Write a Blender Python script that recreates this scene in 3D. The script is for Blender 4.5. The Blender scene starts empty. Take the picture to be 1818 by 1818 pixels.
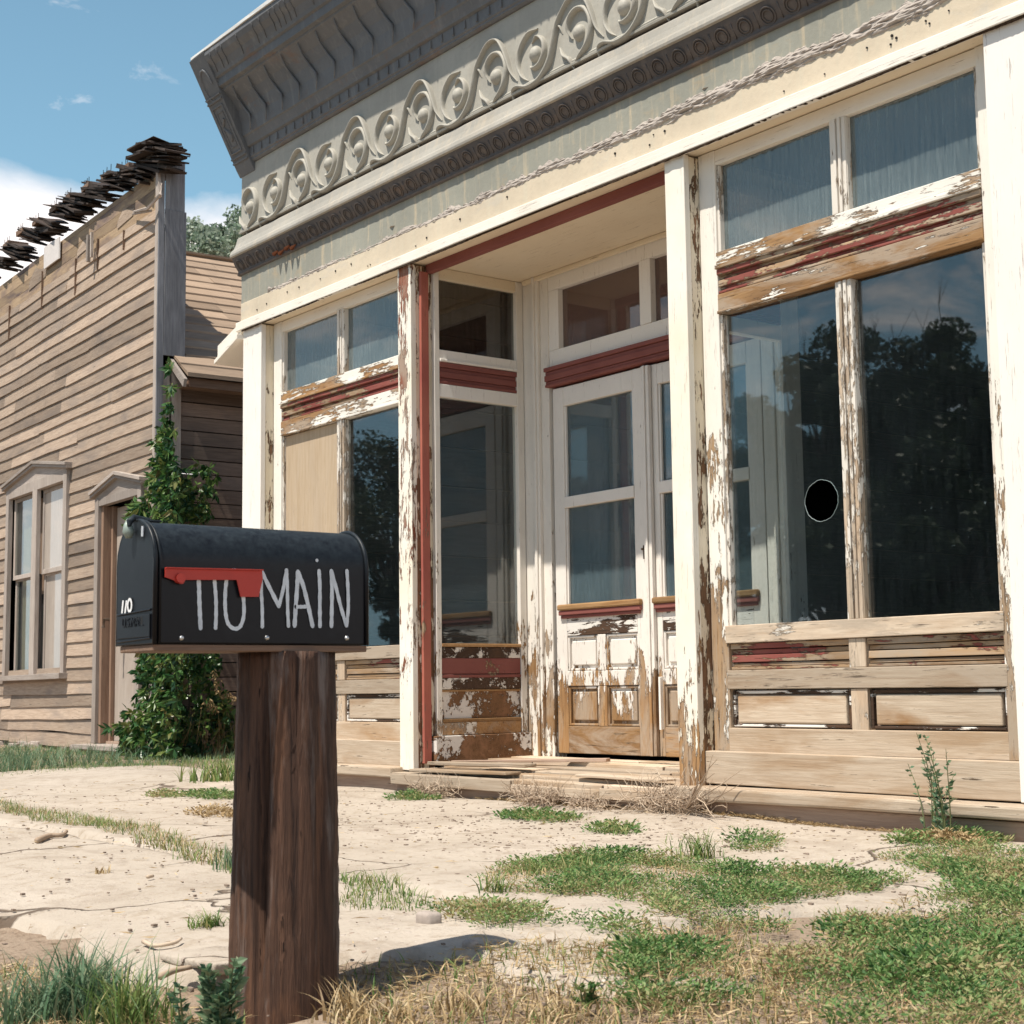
import bpy, bmesh, math, random
import numpy as np
from mathutils import Vector, Matrix
random.seed(7); rng = np.random.default_rng(7)
scene = bpy.context.scene
COL = scene.collection
R = math.radians

# ------------------------------------------------------------------ camera
FPX, TILT, ROLL, YAW = 2771.1, 0.113075, -0.0138, 0.916877
CAM = Vector((0.0, -4.6, 0.57))
fw = Vector((-math.sin(YAW)*math.cos(TILT), math.cos(YAW)*math.cos(TILT), math.sin(TILT)))
rt0 = Vector((math.cos(YAW), math.sin(YAW), 0)); up0 = rt0.cross(fw)
rt = rt0*math.cos(ROLL) + up0*math.sin(ROLL); up = up0*math.cos(ROLL) - rt0*math.sin(ROLL)
cam = bpy.data.cameras.new("camera"); cam_o = bpy.data.objects.new("camera", cam); COL.objects.link(cam_o)
cam_o.matrix_world = Matrix(((rt.x, up.x, -fw.x, CAM.x), (rt.y, up.y, -fw.y, CAM.y), (rt.z, up.z, -fw.z, CAM.z), (0, 0, 0, 1)))
cam.sensor_width = 36; cam.lens = FPX/1818*36; cam.clip_start = 0.05; cam.clip_end = 2000
cam.dof.use_dof = True; cam.dof.focus_distance = 6.0; cam.dof.aperture_fstop = 16
scene.camera = cam_o

# ------------------------------------------------------------------ sun, sky, exposure
SUN_EL, SUN_AZ = R(64.2), R(4)      # azimuth measured from -Y towards +X
S = Vector((math.sin(SUN_AZ)*math.cos(SUN_EL), -math.cos(SUN_AZ)*math.cos(SUN_EL), math.sin(SUN_EL)))
sun = bpy.data.lights.new("sun", 'SUN'); sun_o = bpy.data.objects.new("sun", sun); COL.objects.link(sun_o)
sun.energy = 5.0; sun.angle = R(0.55); sun.color = (1.0, 0.93, 0.82)
sun_o.rotation_euler = S.to_track_quat('Z', 'Y').to_euler(); sun_o.location = (-4, -12, 20)
scene.view_settings.view_transform = 'Standard'; scene.view_settings.look = 'None'
scene.view_settings.exposure = 0.38; scene.view_settings.gamma = 1.0

def N(t, typ, ins=None, **props):
    n = t.nodes.new(typ)
    for k, v in props.items(): setattr(n, k, v)
    for k, v in (ins or {}).items():
        if isinstance(v, bpy.types.NodeSocket): t.links.new(v, n.inputs[k])
        else: n.inputs[k].default_value = v
    return n
def noise(t, vec, scale, detail=4, rough=.55, dist=0.0):
    return N(t, 'ShaderNodeTexNoise', {'Vector': vec, 'Scale': scale, 'Detail': detail, 'Roughness': rough, 'Distortion': dist}).outputs['Fac']
def vmul(t, vec, s):
    return N(t, 'ShaderNodeVectorMath', {0: vec, 1: s}, operation='MULTIPLY').outputs[0]
def m(t, op, a, b=0.0, c=0.0, clamp=False):
    return N(t, 'ShaderNodeMath', {0: a, 1: b, 2: c}, operation=op, use_clamp=clamp).outputs[0]
def step(t, x, lo, hi, a=0.0, b=1.0):
    return N(t, 'ShaderNodeMapRange', {'Value': x, 'From Min': lo, 'From Max': hi, 'To Min': a, 'To Max': b}, clamp=True).outputs[0]
def c4(c): return (c[0], c[1], c[2], 1.0)
def mix(t, f, a, b, bt='MIX'):
    n = t.nodes.new('ShaderNodeMix'); n.data_type = 'RGBA'; n.blend_type = bt
    for i, v in ((0, f), (6, a), (7, b)):
        if isinstance(v, bpy.types.NodeSocket): t.links.new(v, n.inputs[i])
        else: n.inputs[i].default_value = c4(v) if i else v
    return n.outputs[2]
def mixs(t, f, a, b):
    n = t.nodes.new('ShaderNodeMixShader')
    if isinstance(f, bpy.types.NodeSocket): t.links.new(f, n.inputs[0])
    else: n.inputs[0].default_value = f
    t.links.new(a, n.inputs[1]); t.links.new(b, n.inputs[2]); return n.outputs[0]

world = bpy.data.worlds.new("World"); scene.world = world; world.use_nodes = True
wt = world.node_tree; wt.nodes.clear()
sky = wt.nodes.new('ShaderNodeTexSky'); sky.sky_type = 'NISHITA'; sky.sun_disc = False
sky.sun_elevation = SUN_EL; sky.sun_rotation = R(180) - SUN_AZ; sky.air_density = 1.0; sky.dust_density = 2.2; sky.ozone_density = 1.0
wc = N(wt, 'ShaderNodeTexCoord').outputs['Generated']
wsep = N(wt, 'ShaderNodeSeparateXYZ', {0: wc})
wn1 = noise(wt, vmul(wt, wc, (1, 1, 1.6)), 5.5, 8, .6, .3)
wn2 = noise(wt, vmul(wt, wc, (1, 1, 2.2)), 9.0, 9, .62, .6)
el = m(wt, 'ADD', wsep.outputs[2], m(wt, 'MULTIPLY', m(wt, 'SUBTRACT', wn1, .5), .055))
bank = m(wt, 'MULTIPLY', step(wt, el, .308, .284), m(wt, 'MAXIMUM', step(wt, wsep.outputs[1], -.55, .05, .0, 1.0), step(wt, wn2, .46, .60, 0, .85)))
thin = m(wt, 'MULTIPLY', step(wt, wn2, .60, .78), step(wt, wsep.outputs[2], .65, .35, 0, .75))
cl = m(wt, 'MAXIMUM', bank, thin)
cl = m(wt, 'MULTIPLY', cl, step(wt, wsep.outputs[2], -.02, .06))
haze = mix(wt, step(wt, wsep.outputs[2], .10, .72), (2.05, 4.10, 5.25), (.16, .50, 1.15))
skyc = mix(wt, .74, sky.outputs[0], haze)
cshade = mix(wt, step(wt, wn2, .3, .7), (6.2, 5.9, 5.9), (8.0, 7.4, 7.1))
wcol = mix(wt, cl, skyc, cshade)
bg = N(wt, 'ShaderNodeBackground', {'Color': wcol, 'Strength': 0.14})
wt.links.new(bg.outputs[0], N(wt, 'ShaderNodeOutputWorld').inputs[0])

# ------------------------------------------------------------------ pixel helpers (reference pixels -> world points)
def ray(u, v): return fw*FPX + rt*(u-909) - up*(v-909)
def PY(u, v, y=0.0): d = ray(u, v); return CAM + d*((y-CAM.y)/d.y)
def PZ(u, v, z=0.0): d = ray(u, v); return CAM + d*((z-CAM.z)/d.z)
def PX(u, v, x=0.0): d = ray(u, v); return CAM + d*((x-CAM.x)/d.x)

# ------------------------------------------------------------------ materials
def newmat(name):
    mt = bpy.data.materials.new(name); mt.use_nodes = True; t = mt.node_tree; t.nodes.clear()
    out = t.nodes.new('ShaderNodeOutputMaterial'); return mt, t, out
def finish(t, out, col, rough=.7, height=None, bd=.003, bs=.6, spec=.3, metal=0.0, extra=None):
    p = N(t, 'ShaderNodeBsdfPrincipled', {'Base Color': c4(col) if isinstance(col, tuple) else col, 'Roughness': rough, 'Metallic': metal, 'Specular IOR Level': spec})
    if height is not None:
        b = N(t, 'ShaderNodeBump', {'Height': height, 'Distance': bd, 'Strength': bs}); t.links.new(b.outputs[0], p.inputs['Normal'])
    t.links.new(p.outputs[0], out.inputs[0]); return p
AX = {'x': (1.3, 26, 26), 'y': (26, 1.3, 26), 'z': (26, 26, 1.3)}
PXS = {'x': (.28, 1, 1), 'y': (1, .28, 1), 'z': (1, 1, .28)}
def oc(t): return N(t, 'ShaderNodeTexCoord').outputs['Object']
def rnd_attr(t): return N(t, 'ShaderNodeAttribute', attribute_name='rnd').outputs['Fac']
def grain(t, co, axis, c1, c2, c3, stain=.5, crack=.5, rs=.35):
    """bare weathered wood -> colour, height"""
    r = rnd_attr(t)
    off = N(t, 'ShaderNodeVectorMath', {0: co, 1: N(t, 'ShaderNodeCombineXYZ', {0: m(t, 'MULTIPLY', r, 7.3), 1: m(t, 'MULTIPLY', r, 3.1), 2: m(t, 'MULTIPLY', r, 5.7)}).outputs[0]}, operation='ADD').outputs[0]
    g = noise(t, vmul(t, off, AX[axis]), 3.2, 6, .65, .5)
    g2 = noise(t, vmul(t, off, AX[axis]), 9.0, 3, .6, .2)
    col = mix(t, step(t, g, .32, .68), c1, c2)
    big = noise(t, vmul(t, off, PXS[axis]), 4.5, 5, .6, .4)
    col = mix(t, m(t, 'MULTIPLY', step(t, big, .48, .68), stain), col, c3)
    ck = step(t, g2, .70, .76)
    ck2 = step(t, noise(t, vmul(t, off, AX[axis]), 3.2, 7, .65, .25), .645, .665)
    ck = m(t, 'MAXIMUM', m(t, 'MULTIPLY', ck, .5), ck2)
    col = mix(t, m(t, 'MULTIPLY', ck, crack), col, (c1[0]*.25, c1[1]*.22, c1[2]*.2))
    col = mix(t, 1.0, col, N(t, 'ShaderNodeCombineXYZ', {i: step(t, r, 0, 1, 1-rs, 1+rs*.5) for i in range(3)}).outputs[0], 'MULTIPLY')
    h = m(t, 'SUBTRACT', m(t, 'MULTIPLY', g, .8), m(t, 'MULTIPLY', ck, 1.0))
    return col, h
def wood(name, axis, c1, c2, c3, **k):
    mt, t, out = newmat(name); bs = k.pop('bs', .6)
    col, h = grain(t, oc(t), axis, c1, c2, c3, **k); finish(t, out, col, .82, h, .004, bs, .2); return mt
def peel(name, axis, paint, w1, w2, w3, a0, a1, z0, z1, scale=9.0, paint2=None, crack=.6, a2=None):
    """old paint flaking off wood; share of bare wood runs from a0 at height z0 to a1 at height z1"""
    mt, t, out = newmat(name); co = oc(t)
    col, h = grain(t, co, axis, w1, w2, w3, crack=crack)
    gl = noise(t, vmul(t, co, PXS[axis]), 7.0, 7, .7, .5)
    col = mix(t, m(t, 'MULTIPLY', step(t, gl, .47, .60), .75), col, (.40, .33, .26) if w1[0] > .2 else (w1[0]*1.8, w1[1]*1.8, w1[2]*1.9))
    ln = step(t, noise(t, vmul(t, co, AX[axis]), 2.4, 8, .72, .35), .585, .63)
    col = mix(t, m(t, 'MULTIPLY', ln, .75), col, (.045, .03, .02))
    sep = N(t, 'ShaderNodeSeparateXYZ', {0: co})
    pn = noise(t, vmul(t, co, PXS[axis]), scale, 9, .66, .35)
    pf = m(t, 'ADD', m(t, 'MULTIPLY', noise(t, vmul(t, co, PXS[axis]), scale*4.5, 5, .7, .2), .55), m(t, 'MULTIPLY', noise(t, vmul(t, co, AX[axis]), 3.0, 6, .7, .2), .45))
    big = noise(t, co, 1.7, 3, .5)
    v = m(t, 'ADD', m(t, 'MULTIPLY', pn, .50), m(t, 'MULTIPLY', pf, .50))
    v = m(t, 'ADD', v, m(t, 'MULTIPLY', m(t, 'SUBTRACT', big, .5), .22))
    amt = step(t, sep.outputs[2], z0, z1, a0, a1)      # 0 = all painted, 1 = all bare
    thr = m(t, 'MULTIPLY_ADD', amt, .36, .32)
    d = m(t, 'SUBTRACT', v, thr)
    mask = step(t, d, -.003, .004)
    edge = m(t, 'MULTIPLY', step(t, d, -.024, -.002), m(t, 'SUBTRACT', 1.0, mask))
    pc = mix(t, step(t, noise(t, co, 3.0, 5, .6), .35, .7), paint, paint2 or tuple(c*.9 for c in paint))
    fine = step(t, noise(t, vmul(t, co, AX[axis]), 4.0, 7, .75, .3), .615, .65)
    pc = mix(t, m(t, 'MULTIPLY', fine, .55), pc, (w1[0]*.5, w1[1]*.45, w1[2]*.4))
    col = mix(t, m(t, 'MULTIPLY', edge, .7), col, (.035, .022, .015))  # shade of the paint thickness, coloured in as a dark line beside each flake
    col = mix(t, mask, col, pc)
    hh = m(t, 'ADD', m(t, 'MULTIPLY', h, .35), m(t, 'MULTIPLY', mask, 1.0))
    finish(t, out, col, .75, hh, .0045, .9, .2); return mt

WHITE = (.83, .79, .72); CREAM = (.78, .68, .52)
OR1, OR2, OR3 = (.29, .155, .065), (.43, .265, .13), (.13, .065, .03)
BL1, BL2, BL3 = (.43, .33, .24), (.60, .50, .39), (.33, .20, .10)
DK1, DK2, DK3 = (.16, .085, .045), (.26, .14, .07), (.06, .035, .02)
GR1, GR2, GR3 = (.20, .19, .19), (.34, .32, .31), (.13, .12, .12)
RED = (.29, .10, .08)
M = {}
M['col_front'] = peel('column paint', 'z', WHITE, OR1, OR2, DK1, .50, .14, .2, 1.5, paint2=(.80, .73, .60))
M['col_red'] = peel('column paint over red', 'z', WHITE, (.22, .07, .04), (.27, .10, .06), OR1, .36, .40, .3, 2.2, 8, paint2=(.80, .73, .60))
M['stile'] = peel('stile paint', 'z', WHITE, BL1, OR2, DK1, .66, .18, .5, 2.3, 12)
M['cpost'] = peel('corner post paint', 'z', (.80, .75, .68), OR1, OR2, DK1, .52, .16, .3, 1.3, 12)
M['mull'] = peel('mullion paint', 'z', (.74, .69, .62), BL1, BL2, OR1, .62, .42, .6, 2.4, 12)
M['white'] = peel('white painted board', 'x', WHITE, OR1, OR2, DK1, .06, .02, 2.6, 3.0, 7, paint2=(.78, .72, .63))
M['whitez'] = peel('white painted upright board', 'z', (.84, .80, .75), OR1, OR2, DK1, .20, .08, .1, 2.2, 7, paint2=(.81, .77, .71))
M['cream'] = peel('cream painted ceiling', 'x', (.80, .70, .54), OR1, OR2, DK1, .02, .02, 0, 3, 6, paint2=(.76, .65, .49))
M['rail'] = peel('flaking rail paint', 'x', WHITE, OR1, OR2, DK1, .50, .50, 0, 3, 5)
M['rail2'] = peel('mostly bare rail', 'x', WHITE, OR1, OR2, DK1, .60, .60, 0, 3, 6)
M['redm'] = peel('worn red moulding', 'x', RED, BL1, OR2, DK1, .62, .50, .6, 2.3, 11, paint2=(.22, .06, .05))
M['red'] = peel('red paint', 'x', (.27, .10, .085), OR1, BL1, DK1, .30, .12, .2, 2.4, 9, paint2=(.22, .075, .065))
M['redz'] = peel('red post paint', 'z', (.42, .14, .10), OR1, BL1, DK1, .45, .12, .2, 2.4, 9, paint2=(.34, .10, .08))
M['panelwood'] = wood('stained panel wood', 'x', BL1, BL2, (.30, .16, .065), stain=1.0, crack=.9)
M['bare'] = wood('sun bleached wood', 'x', BL1, BL2, BL3, stain=.75, crack=.95)
M['chalk'] = peel('chalky flaking wood', 'x', (.72, .67, .60), BL1, BL2, OR1, .78, .78, 0, 3, 6)
M['colside'] = peel('cream paint with dark chips', 'z', (.76, .68, .55), DK1, (.13, .08, .05), (.08, .05, .03), .62, .36, .2, 2.4, 13, paint2=(.70, .60, .44))
M['barez'] = wood('sun bleached upright wood', 'z', BL1, BL2, BL3, stain=.5, crack=.8)
M['orange'] = wood('amber bare wood', 'x', OR1, OR2, OR3, stain=.4)
M['skirt'] = wood('grey brown skirt board', 'x', (.30, .21, .16), (.42, .31, .24), (.22, .14, .10), stain=.5)
M['doorwhite'] = peel('door paint', 'z', (.80, .75, .69), OR1, OR2, DK1, .84, .14, .30, .95, 11)
M['doorlow'] = peel('worn door foot', 'x', (.80, .75, .69), OR1, OR2, DK1, .76, .76, 0, 3, 6)
M['doorpanel'] = peel('door panel paint', 'z', (.80, .75, .69), OR1, OR2, DK1, .80, .26, .34, .78, 12)
M['blackpeel'] = peel('dark peeling rail', 'x', (.78, .74, .69), (.05, .03, .02), (.10, .06, .04), DK1, .50, .50, 0, 3, 7)
M['brownpeel'] = peel('brown peeling panel', 'x', (.74, .70, .66), DK1, DK2, OR1, .54, .54, 0, 3, 5)
M['ply'] = wood('plywood', 'z', (.56, .42, .28), (.68, .54, .39), (.62, .50, .38), stain=.6, crack=.1)
M['siding'] = wood('weathered siding', 'x', (.30, .22, .165), (.48, .38, .295), (.25, .205, .175), stain=.75, crack=.7, rs=.4)
M['sidewall'] = wood('old side boards', 'y', (.15, .11, .09), (.26, .19, .15), (.11, .09, .08), stain=.6, rs=.4)
M['greyz'] = wood('grey weathered upright board', 'z', (.20, .205, .225), (.36, .36, .375), (.14, .14, .15), stain=.6)
M['trim'] = wood('pale weathered trim', 'z', (.33, .28, .25), (.50, .44, .39), (.26, .20, .16), stain=.5)
M['trimx'] = wood('pale weathered crosswise trim', 'x', (.33, .28, .25), (.50, .44, .39), (.26, .20, .16), stain=.5)
M['sheath'] = wood('exposed sheathing', 'x', (.30, .21, .14), (.46, .34, .22), (.16, .12, .115), stain=1.0, rs=.3)
M['shake'] = wood('dark brown shakes', 'y', (.035, .027, .024), (.085, .062, .05), (.02, .017, .015), stain=.5)  # very dark brown over every shake of the cap
M['cutend'] = wood('brown timber', 'y', (.16, .10, .07), (.26, .17, .12), (.10, .08, .07), stain=.5)
M['shingle'] = wood('brown roof shingles', 'y', (.28, .20, .14), (.40, .30, .22), (.20, .15, .11), stain=.5, crack=.3, rs=.3)
M['curtainwood'] = wood('inner boards', 'z', (.10, .05, .03), (.2, .09, .05), (.05, .03, .02))
M['paledoor'] = wood('faded door panel', 'z', (.40, .34, .29), (.52, .45, .39), (.30, .22, .17), stain=.3)
M['ochre'] = wood('ochre door trim', 'z', (.26, .16, .11), (.38, .26, .19), (.18, .11, .08), stain=.4)

def metal_sheet(name, base, drip, rust, ramt, rough=.6):
    mt, t, out = newmat(name); co = oc(t)
    n1 = noise(t, co, 2.2, 6, .6, .3); n2 = noise(t, vmul(t, co, (9, 9, .8)), 2.4, 6, .65, .3); n3 = noise(t, co, 38, 4, .6)
    col = mix(t, step(t, n1, .35, .7), base, tuple(c*.78 for c in base))
    col = mix(t, m(t, 'MULTIPLY', step(t, n2, .52, .72), .75), col, drip)
    col = mix(t, m(t, 'MULTIPLY', step(t, noise(t, vmul(t, co, (1, 1, 2)), 3.4, 8, .7, .6), .56, .70), ramt), col, rust)
    col = mix(t, m(t, 'MULTIPLY', step(t, n3, .5, .75), .25), col, tuple(c*.6 for c in base))
    finish(t, out, col, rough, m(t, 'ADD', n3, m(t, 'MULTIPLY', n1, 2.0)), .004, .35, .35, .0); return mt
M['tin'] = metal_sheet('grey pressed tin', (.42, .40, .35), (.44, .41, .35), (.26, .21, .17), .35)
M['tin_low'] = metal_sheet('streaked tin fascia', (.32, .315, .265), (.60, .48, .32), (.42, .30, .17), .55)
M['tin_dark'] = metal_sheet('brown stained tin', (.15, .155, .165), (.22, .215, .21), (.20, .115, .075), .8)
M['tin_arch'] = metal_sheet('stained moulding tin', (.115, .10, .095), (.17, .14, .12), (.26, .16, .10), .5)
M['tin_ledge'] = metal_sheet('pale moulding tin', (.38, .36, .32), (.47, .41, .33), (.40, .33, .24), .35)
M['flash'] = metal_sheet('white roof flashing', (.72, .72, .70), (.6, .6, .6), (.4, .35, .3), .2)
M['cream_fascia'] = metal_sheet('cream lower fascia', (.68, .58, .44), (.60, .54, .42), (.50, .47, .42), .6)
M['caulk'] = metal_sheet('dried mortar strip', (.42, .37, .33), (.52, .46, .41), (.22, .19, .17), .9, .9)

def concrete():
    mt, t, out = newmat('sandy concrete'); co = oc(t)
    n1 = noise(t, co, 1.1, 6, .6, .3); n2 = noise(t, co, 14, 6, .7); n3 = noise(t, co, 120, 3, .6)
    col = mix(t, step(t, n1, .3, .7), (.385, .33, .27), (.47, .41, .345))
    col = mix(t, step(t, n2, .52, .75), col, (.30, .24, .18))
    vo = N(t, 'ShaderNodeTexVoronoi', {'Vector': co, 'Scale': 55.0, 'Randomness': 1.0}); 
    sepc = N(t, 'ShaderNodeSeparateColor', {0: vo.outputs['Color']})
    peb = m(t, 'MULTIPLY', step(t, sepc.outputs[0], .80, .82), step(t, vo.outputs['Distance'], .42, .30))
    peb = m(t, 'MULTIPLY', peb, step(t, noise(t, co, 1.7, 3, .5), .42, .6))
    col = mix(t, m(t, 'MULTIPLY', peb, .8), col, mix(t, sepc.outputs[1], (.30, .20, .15), (.62, .55, .50)))
    sp = step(t, noise(t, co, 60, 2, .5), .68, .74)
    col = mix(t, m(t, 'MULTIPLY', sp, .6), col, (.27, .2, .15))
    wv = N(t, 'ShaderNodeVectorMath', {0: co, 1: vmul(t, N(t, 'ShaderNodeTexNoise', {'Vector': co, 'Scale': 2.5, 'Detail': 6.0}).outputs['Color'], (.5, .5, 0))}, operation='ADD').outputs[0]
    cr = N(t, 'ShaderNodeTexVoronoi', {'Vector': vmul(t, wv, (1, 1, 0)), 'Scale': .75}, feature='DISTANCE_TO_EDGE').outputs['Distance']
    blot = step(t, noise(t, vmul(t, co, (1, 1.6, 1)), 3.1, 8, .72, .7), .50, .62)
    col = mix(t, m(t, 'MULTIPLY', blot, .38), col, (.255, .20, .155))
    dk = step(t, noise(t, co, 9, 7, .75, .8), .60, .70)
    col = mix(t, m(t, 'MULTIPLY', dk, .45), col, (.17, .13, .10))
    ck = m(t, 'MULTIPLY', step(t, cr, .007, .002), step(t, noise(t, co, 1.3, 3, .5), .40, .50))
    col = mix(t, m(t, 'MULTIPLY', ck, .9), col, (.10, .07, .05))
    h = m(t, 'ADD', m(t, 'MULTIPLY', n2, 1.6), m(t, 'ADD', m(t, 'MULTIPLY', n3, .5), m(t, 'ADD', m(t, 'MULTIPLY', peb, .8), m(t, 'MULTIPLY', ck, -3.0))))
    finish(t, out, col, .9, h, .006, .8, .15); return mt
M['concrete'] = concrete()
def dirt():
    mt, t, out = newmat('dry dirt'); co = oc(t)
    n1 = noise(t, co, 2.0, 7, .65, .3); n2 = noise(t, co, 30, 6, .7)
    col = mix(t, step(t, n1, .35, .65), (.27, .20, .145), (.37, .29, .22))
    col = mix(t, step(t, n2, .5, .7), col, (.16, .11, .075))
    finish(t, out, col, .95, m(t, 'ADD', n1, n2), .02, .9, .1); return mt
M['dirt'] = dirt()
def flat(name, col, rough=.6, spec=.4, metal=0, nz=0.0, ns=30.0, bd=.001):
    mt, t, out = newmat(name); co = oc(t); n = noise(t, co, ns, 4, .6)
    c = mix(t, m(t, 'MULTIPLY', step(t, n, .4, .7), nz), col, tuple(x*.5 for x in col))
    finish(t, out, c, rough, n, bd, .4, spec, metal); return mt
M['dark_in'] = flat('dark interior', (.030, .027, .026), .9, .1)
def planks_dark():
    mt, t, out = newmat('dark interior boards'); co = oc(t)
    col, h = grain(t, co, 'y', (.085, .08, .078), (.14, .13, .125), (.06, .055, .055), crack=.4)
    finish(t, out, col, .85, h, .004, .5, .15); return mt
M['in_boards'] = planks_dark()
M['black'] = None
def mailbox_mat():
    mt, t, out = newmat('black painted steel'); co = oc(t)
    sep = N(t, 'ShaderNodeSeparateXYZ', {0: co}); n = noise(t, co, 55, 7, .75, .2); n2 = noise(t, co, 7, 4, .6)
    dust = m(t, 'MULTIPLY', step(t, sep.outputs[2], .80, .90), step(t, n, .25, .75))
    col = mix(t, m(t, 'MULTIPLY', dust, .34), (.006, .0065, .009), (.085, .12, .14))
    col = mix(t, m(t, 'MULTIPLY', step(t, n2, .6, .75), .25), col, (.03, .035, .04))
    finish(t, out, col, step(t, dust, 0, 1, .34, .6), n, .0006, .3, .22); return mt
M['black'] = mailbox_mat()
M['flag'] = flat('red flag plastic', (.50, .045, .03), .45, .4, 0, .15)
M['rivet'] = flat('zinc rivet', (.55, .55, .55), .35, .5, .8)
M['letter'] = flat('brushed white paint', (.62, .66, .70), .6, .3, 0, .3, 60)
M['tab'] = flat('worn latch metal', (.30, .36, .32), .5, .4, .2, .3)
def post_mat():
    mt, t, out = newmat('creosoted post'); co = oc(t)
    col, h = grain(t, co, 'z', (.035, .020, .016), (.15, .078, .050), (.016, .012, .014), stain=.6, crack=.95)
    st = noise(t, vmul(t, co, (9, 9, 1.2)), 2.0, 5, .6, .4)
    col = mix(t, m(t, 'MULTIPLY', step(t, st, .52, .66), .55), col, (.23, .11, .06))
    gy = noise(t, vmul(t, co, (14, 14, 1.6)), 1.7, 6, .65, .3)
    col = mix(t, m(t, 'MULTIPLY', step(t, gy, .54, .70), .6), col, (.26, .22, .20))
    finish(t, out, col, .75, h, .012, .9, .25); return mt
M['post'] = post_mat()

def glass(name, dust_col, lo, hi, scale=3.0, gl=1.55, streak=True):
    mt, t, out = newmat(name); co = oc(t)
    n = noise(t, vmul(t, co, (22, 22, 1.6) if streak else (1, 1, 1)), scale, 7, .7, .1)
    n2 = noise(t, co, 1.3, 4, .6); sp = step(t, noise(t, co, 26, 3, .6), .74, .78)
    f = m(t, 'ADD', step(t, m(t, 'ADD', m(t, 'MULTIPLY', n, .55), m(t, 'MULTIPLY', n2, .45)), .35, .65, lo, hi), m(t, 'MULTIPLY', sp, .25), clamp=True)
    ge = N(t, 'ShaderNodeNewGeometry')
    dt = m(t, 'ABSOLUTE', N(t, 'ShaderNodeVectorMath', {0: ge.outputs['Incoming'], 1: ge.outputs['Normal']}, operation='DOT_PRODUCT').outputs['Value'])
    fr = m(t, 'MULTIPLY_ADD', m(t, 'POWER', m(t, 'SUBTRACT', 1.0, dt, clamp=True), 5.0), .95, .075, clamp=True)
    wob = N(t, 'ShaderNodeBump', {'Height': noise(t, co, 1.6, 2, .5), 'Distance': .001, 'Strength': .12})
    g = N(t, 'ShaderNodeBsdfGlossy', {'Color': (1, 1, 1, 1), 'Roughness': .015, 'Normal': wob.outputs[0]})
    tr = N(t, 'ShaderNodeBsdfTransparent', {'Color': (.92, .95, .95, 1)})
    df = N(t, 'ShaderNodeBsdfDiffuse', {'Color': c4(dust_col)})
    s = mixs(t, fr, mixs(t, f, tr.outputs[0], df.outputs[0]), g.outputs[0])
    t.links.new(s, out.inputs[0]); return mt
M['g_trans'] = glass('grimy transom glass', (.17, .205, .21), .10, .95)
M['g_clear'] = glass('shop window glass', (.20, .26, .29), .003, .03)
M['g_side'] = glass('dusty side glass', (.17, .21, .22), .04, .12)
M['g_door'] = glass('dusty door glass', (.15, .21, .24), .22, .5)
M['g_brown'] = glass('brown grimy glass', (.16, .10, .085), .55, .85)
M['g_darkt'] = glass('dark transom glass', (.03, .02, .018), .2, .5)
M['g_pale'] = glass('pale milky glass', (.55, .48, .42), .65, .95)

def leafmat(name, cols, tr=.3, rough=.55):
    mt, t, out = newmat(name); r = rnd_attr(t)
    cr = N(t, 'ShaderNodeValToRGB', {0: r}); e = cr.color_ramp.elements
    e[0].color = c4(cols[0]); e[1].color = c4(cols[-1]); e[1].position = 1
    for i, c in enumerate(cols[1:-1]): x = e.new((i+1)/(len(cols)-1)); x.color = c4(c)
    p = N(t, 'ShaderNodeBsdfPrincipled', {'Base Color': cr.outputs[0], 'Roughness': rough, 'Specular IOR Level': .35})
    tl = N(t, 'ShaderNodeBsdfTranslucent', {'Color': cr.outputs[0]})
    t.links.new(mixs(t, tr, p.outputs[0], tl.outputs[0]), out.inputs[0]); return mt
M['vine'] = leafmat('vine leaves', [(.010, .032, .013), (.022, .07, .022), (.045, .12, .03), (.14, .22, .06), (.18, .13, .05)], .25, .32)
M['weed'] = leafmat('low weed leaves', [(.04, .10, .03), (.085, .18, .05), (.16, .27, .08), (.33, .34, .15), (.36, .27, .14)])
M['bweed'] = leafmat('blue green grass', [(.05, .11, .06), (.10, .19, .10), (.17, .26, .15), (.28, .30, .18)])
M['ggrass'] = leafmat('green grass', [(.06, .12, .03), (.12, .21, .05), (.20, .27, .08), (.36, .32, .14)])
M['straw'] = leafmat('dry straw', [(.20, .13, .06), (.36, .25, .12), (.48, .35, .19), (.56, .45, .28)], .15)
M['twig'] = leafmat('dry twigs', [(.28, .20, .14), (.44, .34, .25), (.58, .47, .36)], 0, .8)
M['poplar'] = leafmat('pale leaves', [(.07, .11, .07), (.18, .25, .17), (.36, .42, .33), (.52, .56, .48)], .35, .35)
M['treedark'] = leafmat('dark tree leaves', [(.02, .035, .015), (.035, .06, .025), (.06, .09, .04)], .2)
M['bark'] = wood('bark', 'z', (.07, .055, .045), (.13, .10, .08), (.05, .04, .035))
M['stem'] = leafmat('green stems', [(.10, .12, .05), (.16, .17, .07)], 0)

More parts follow.
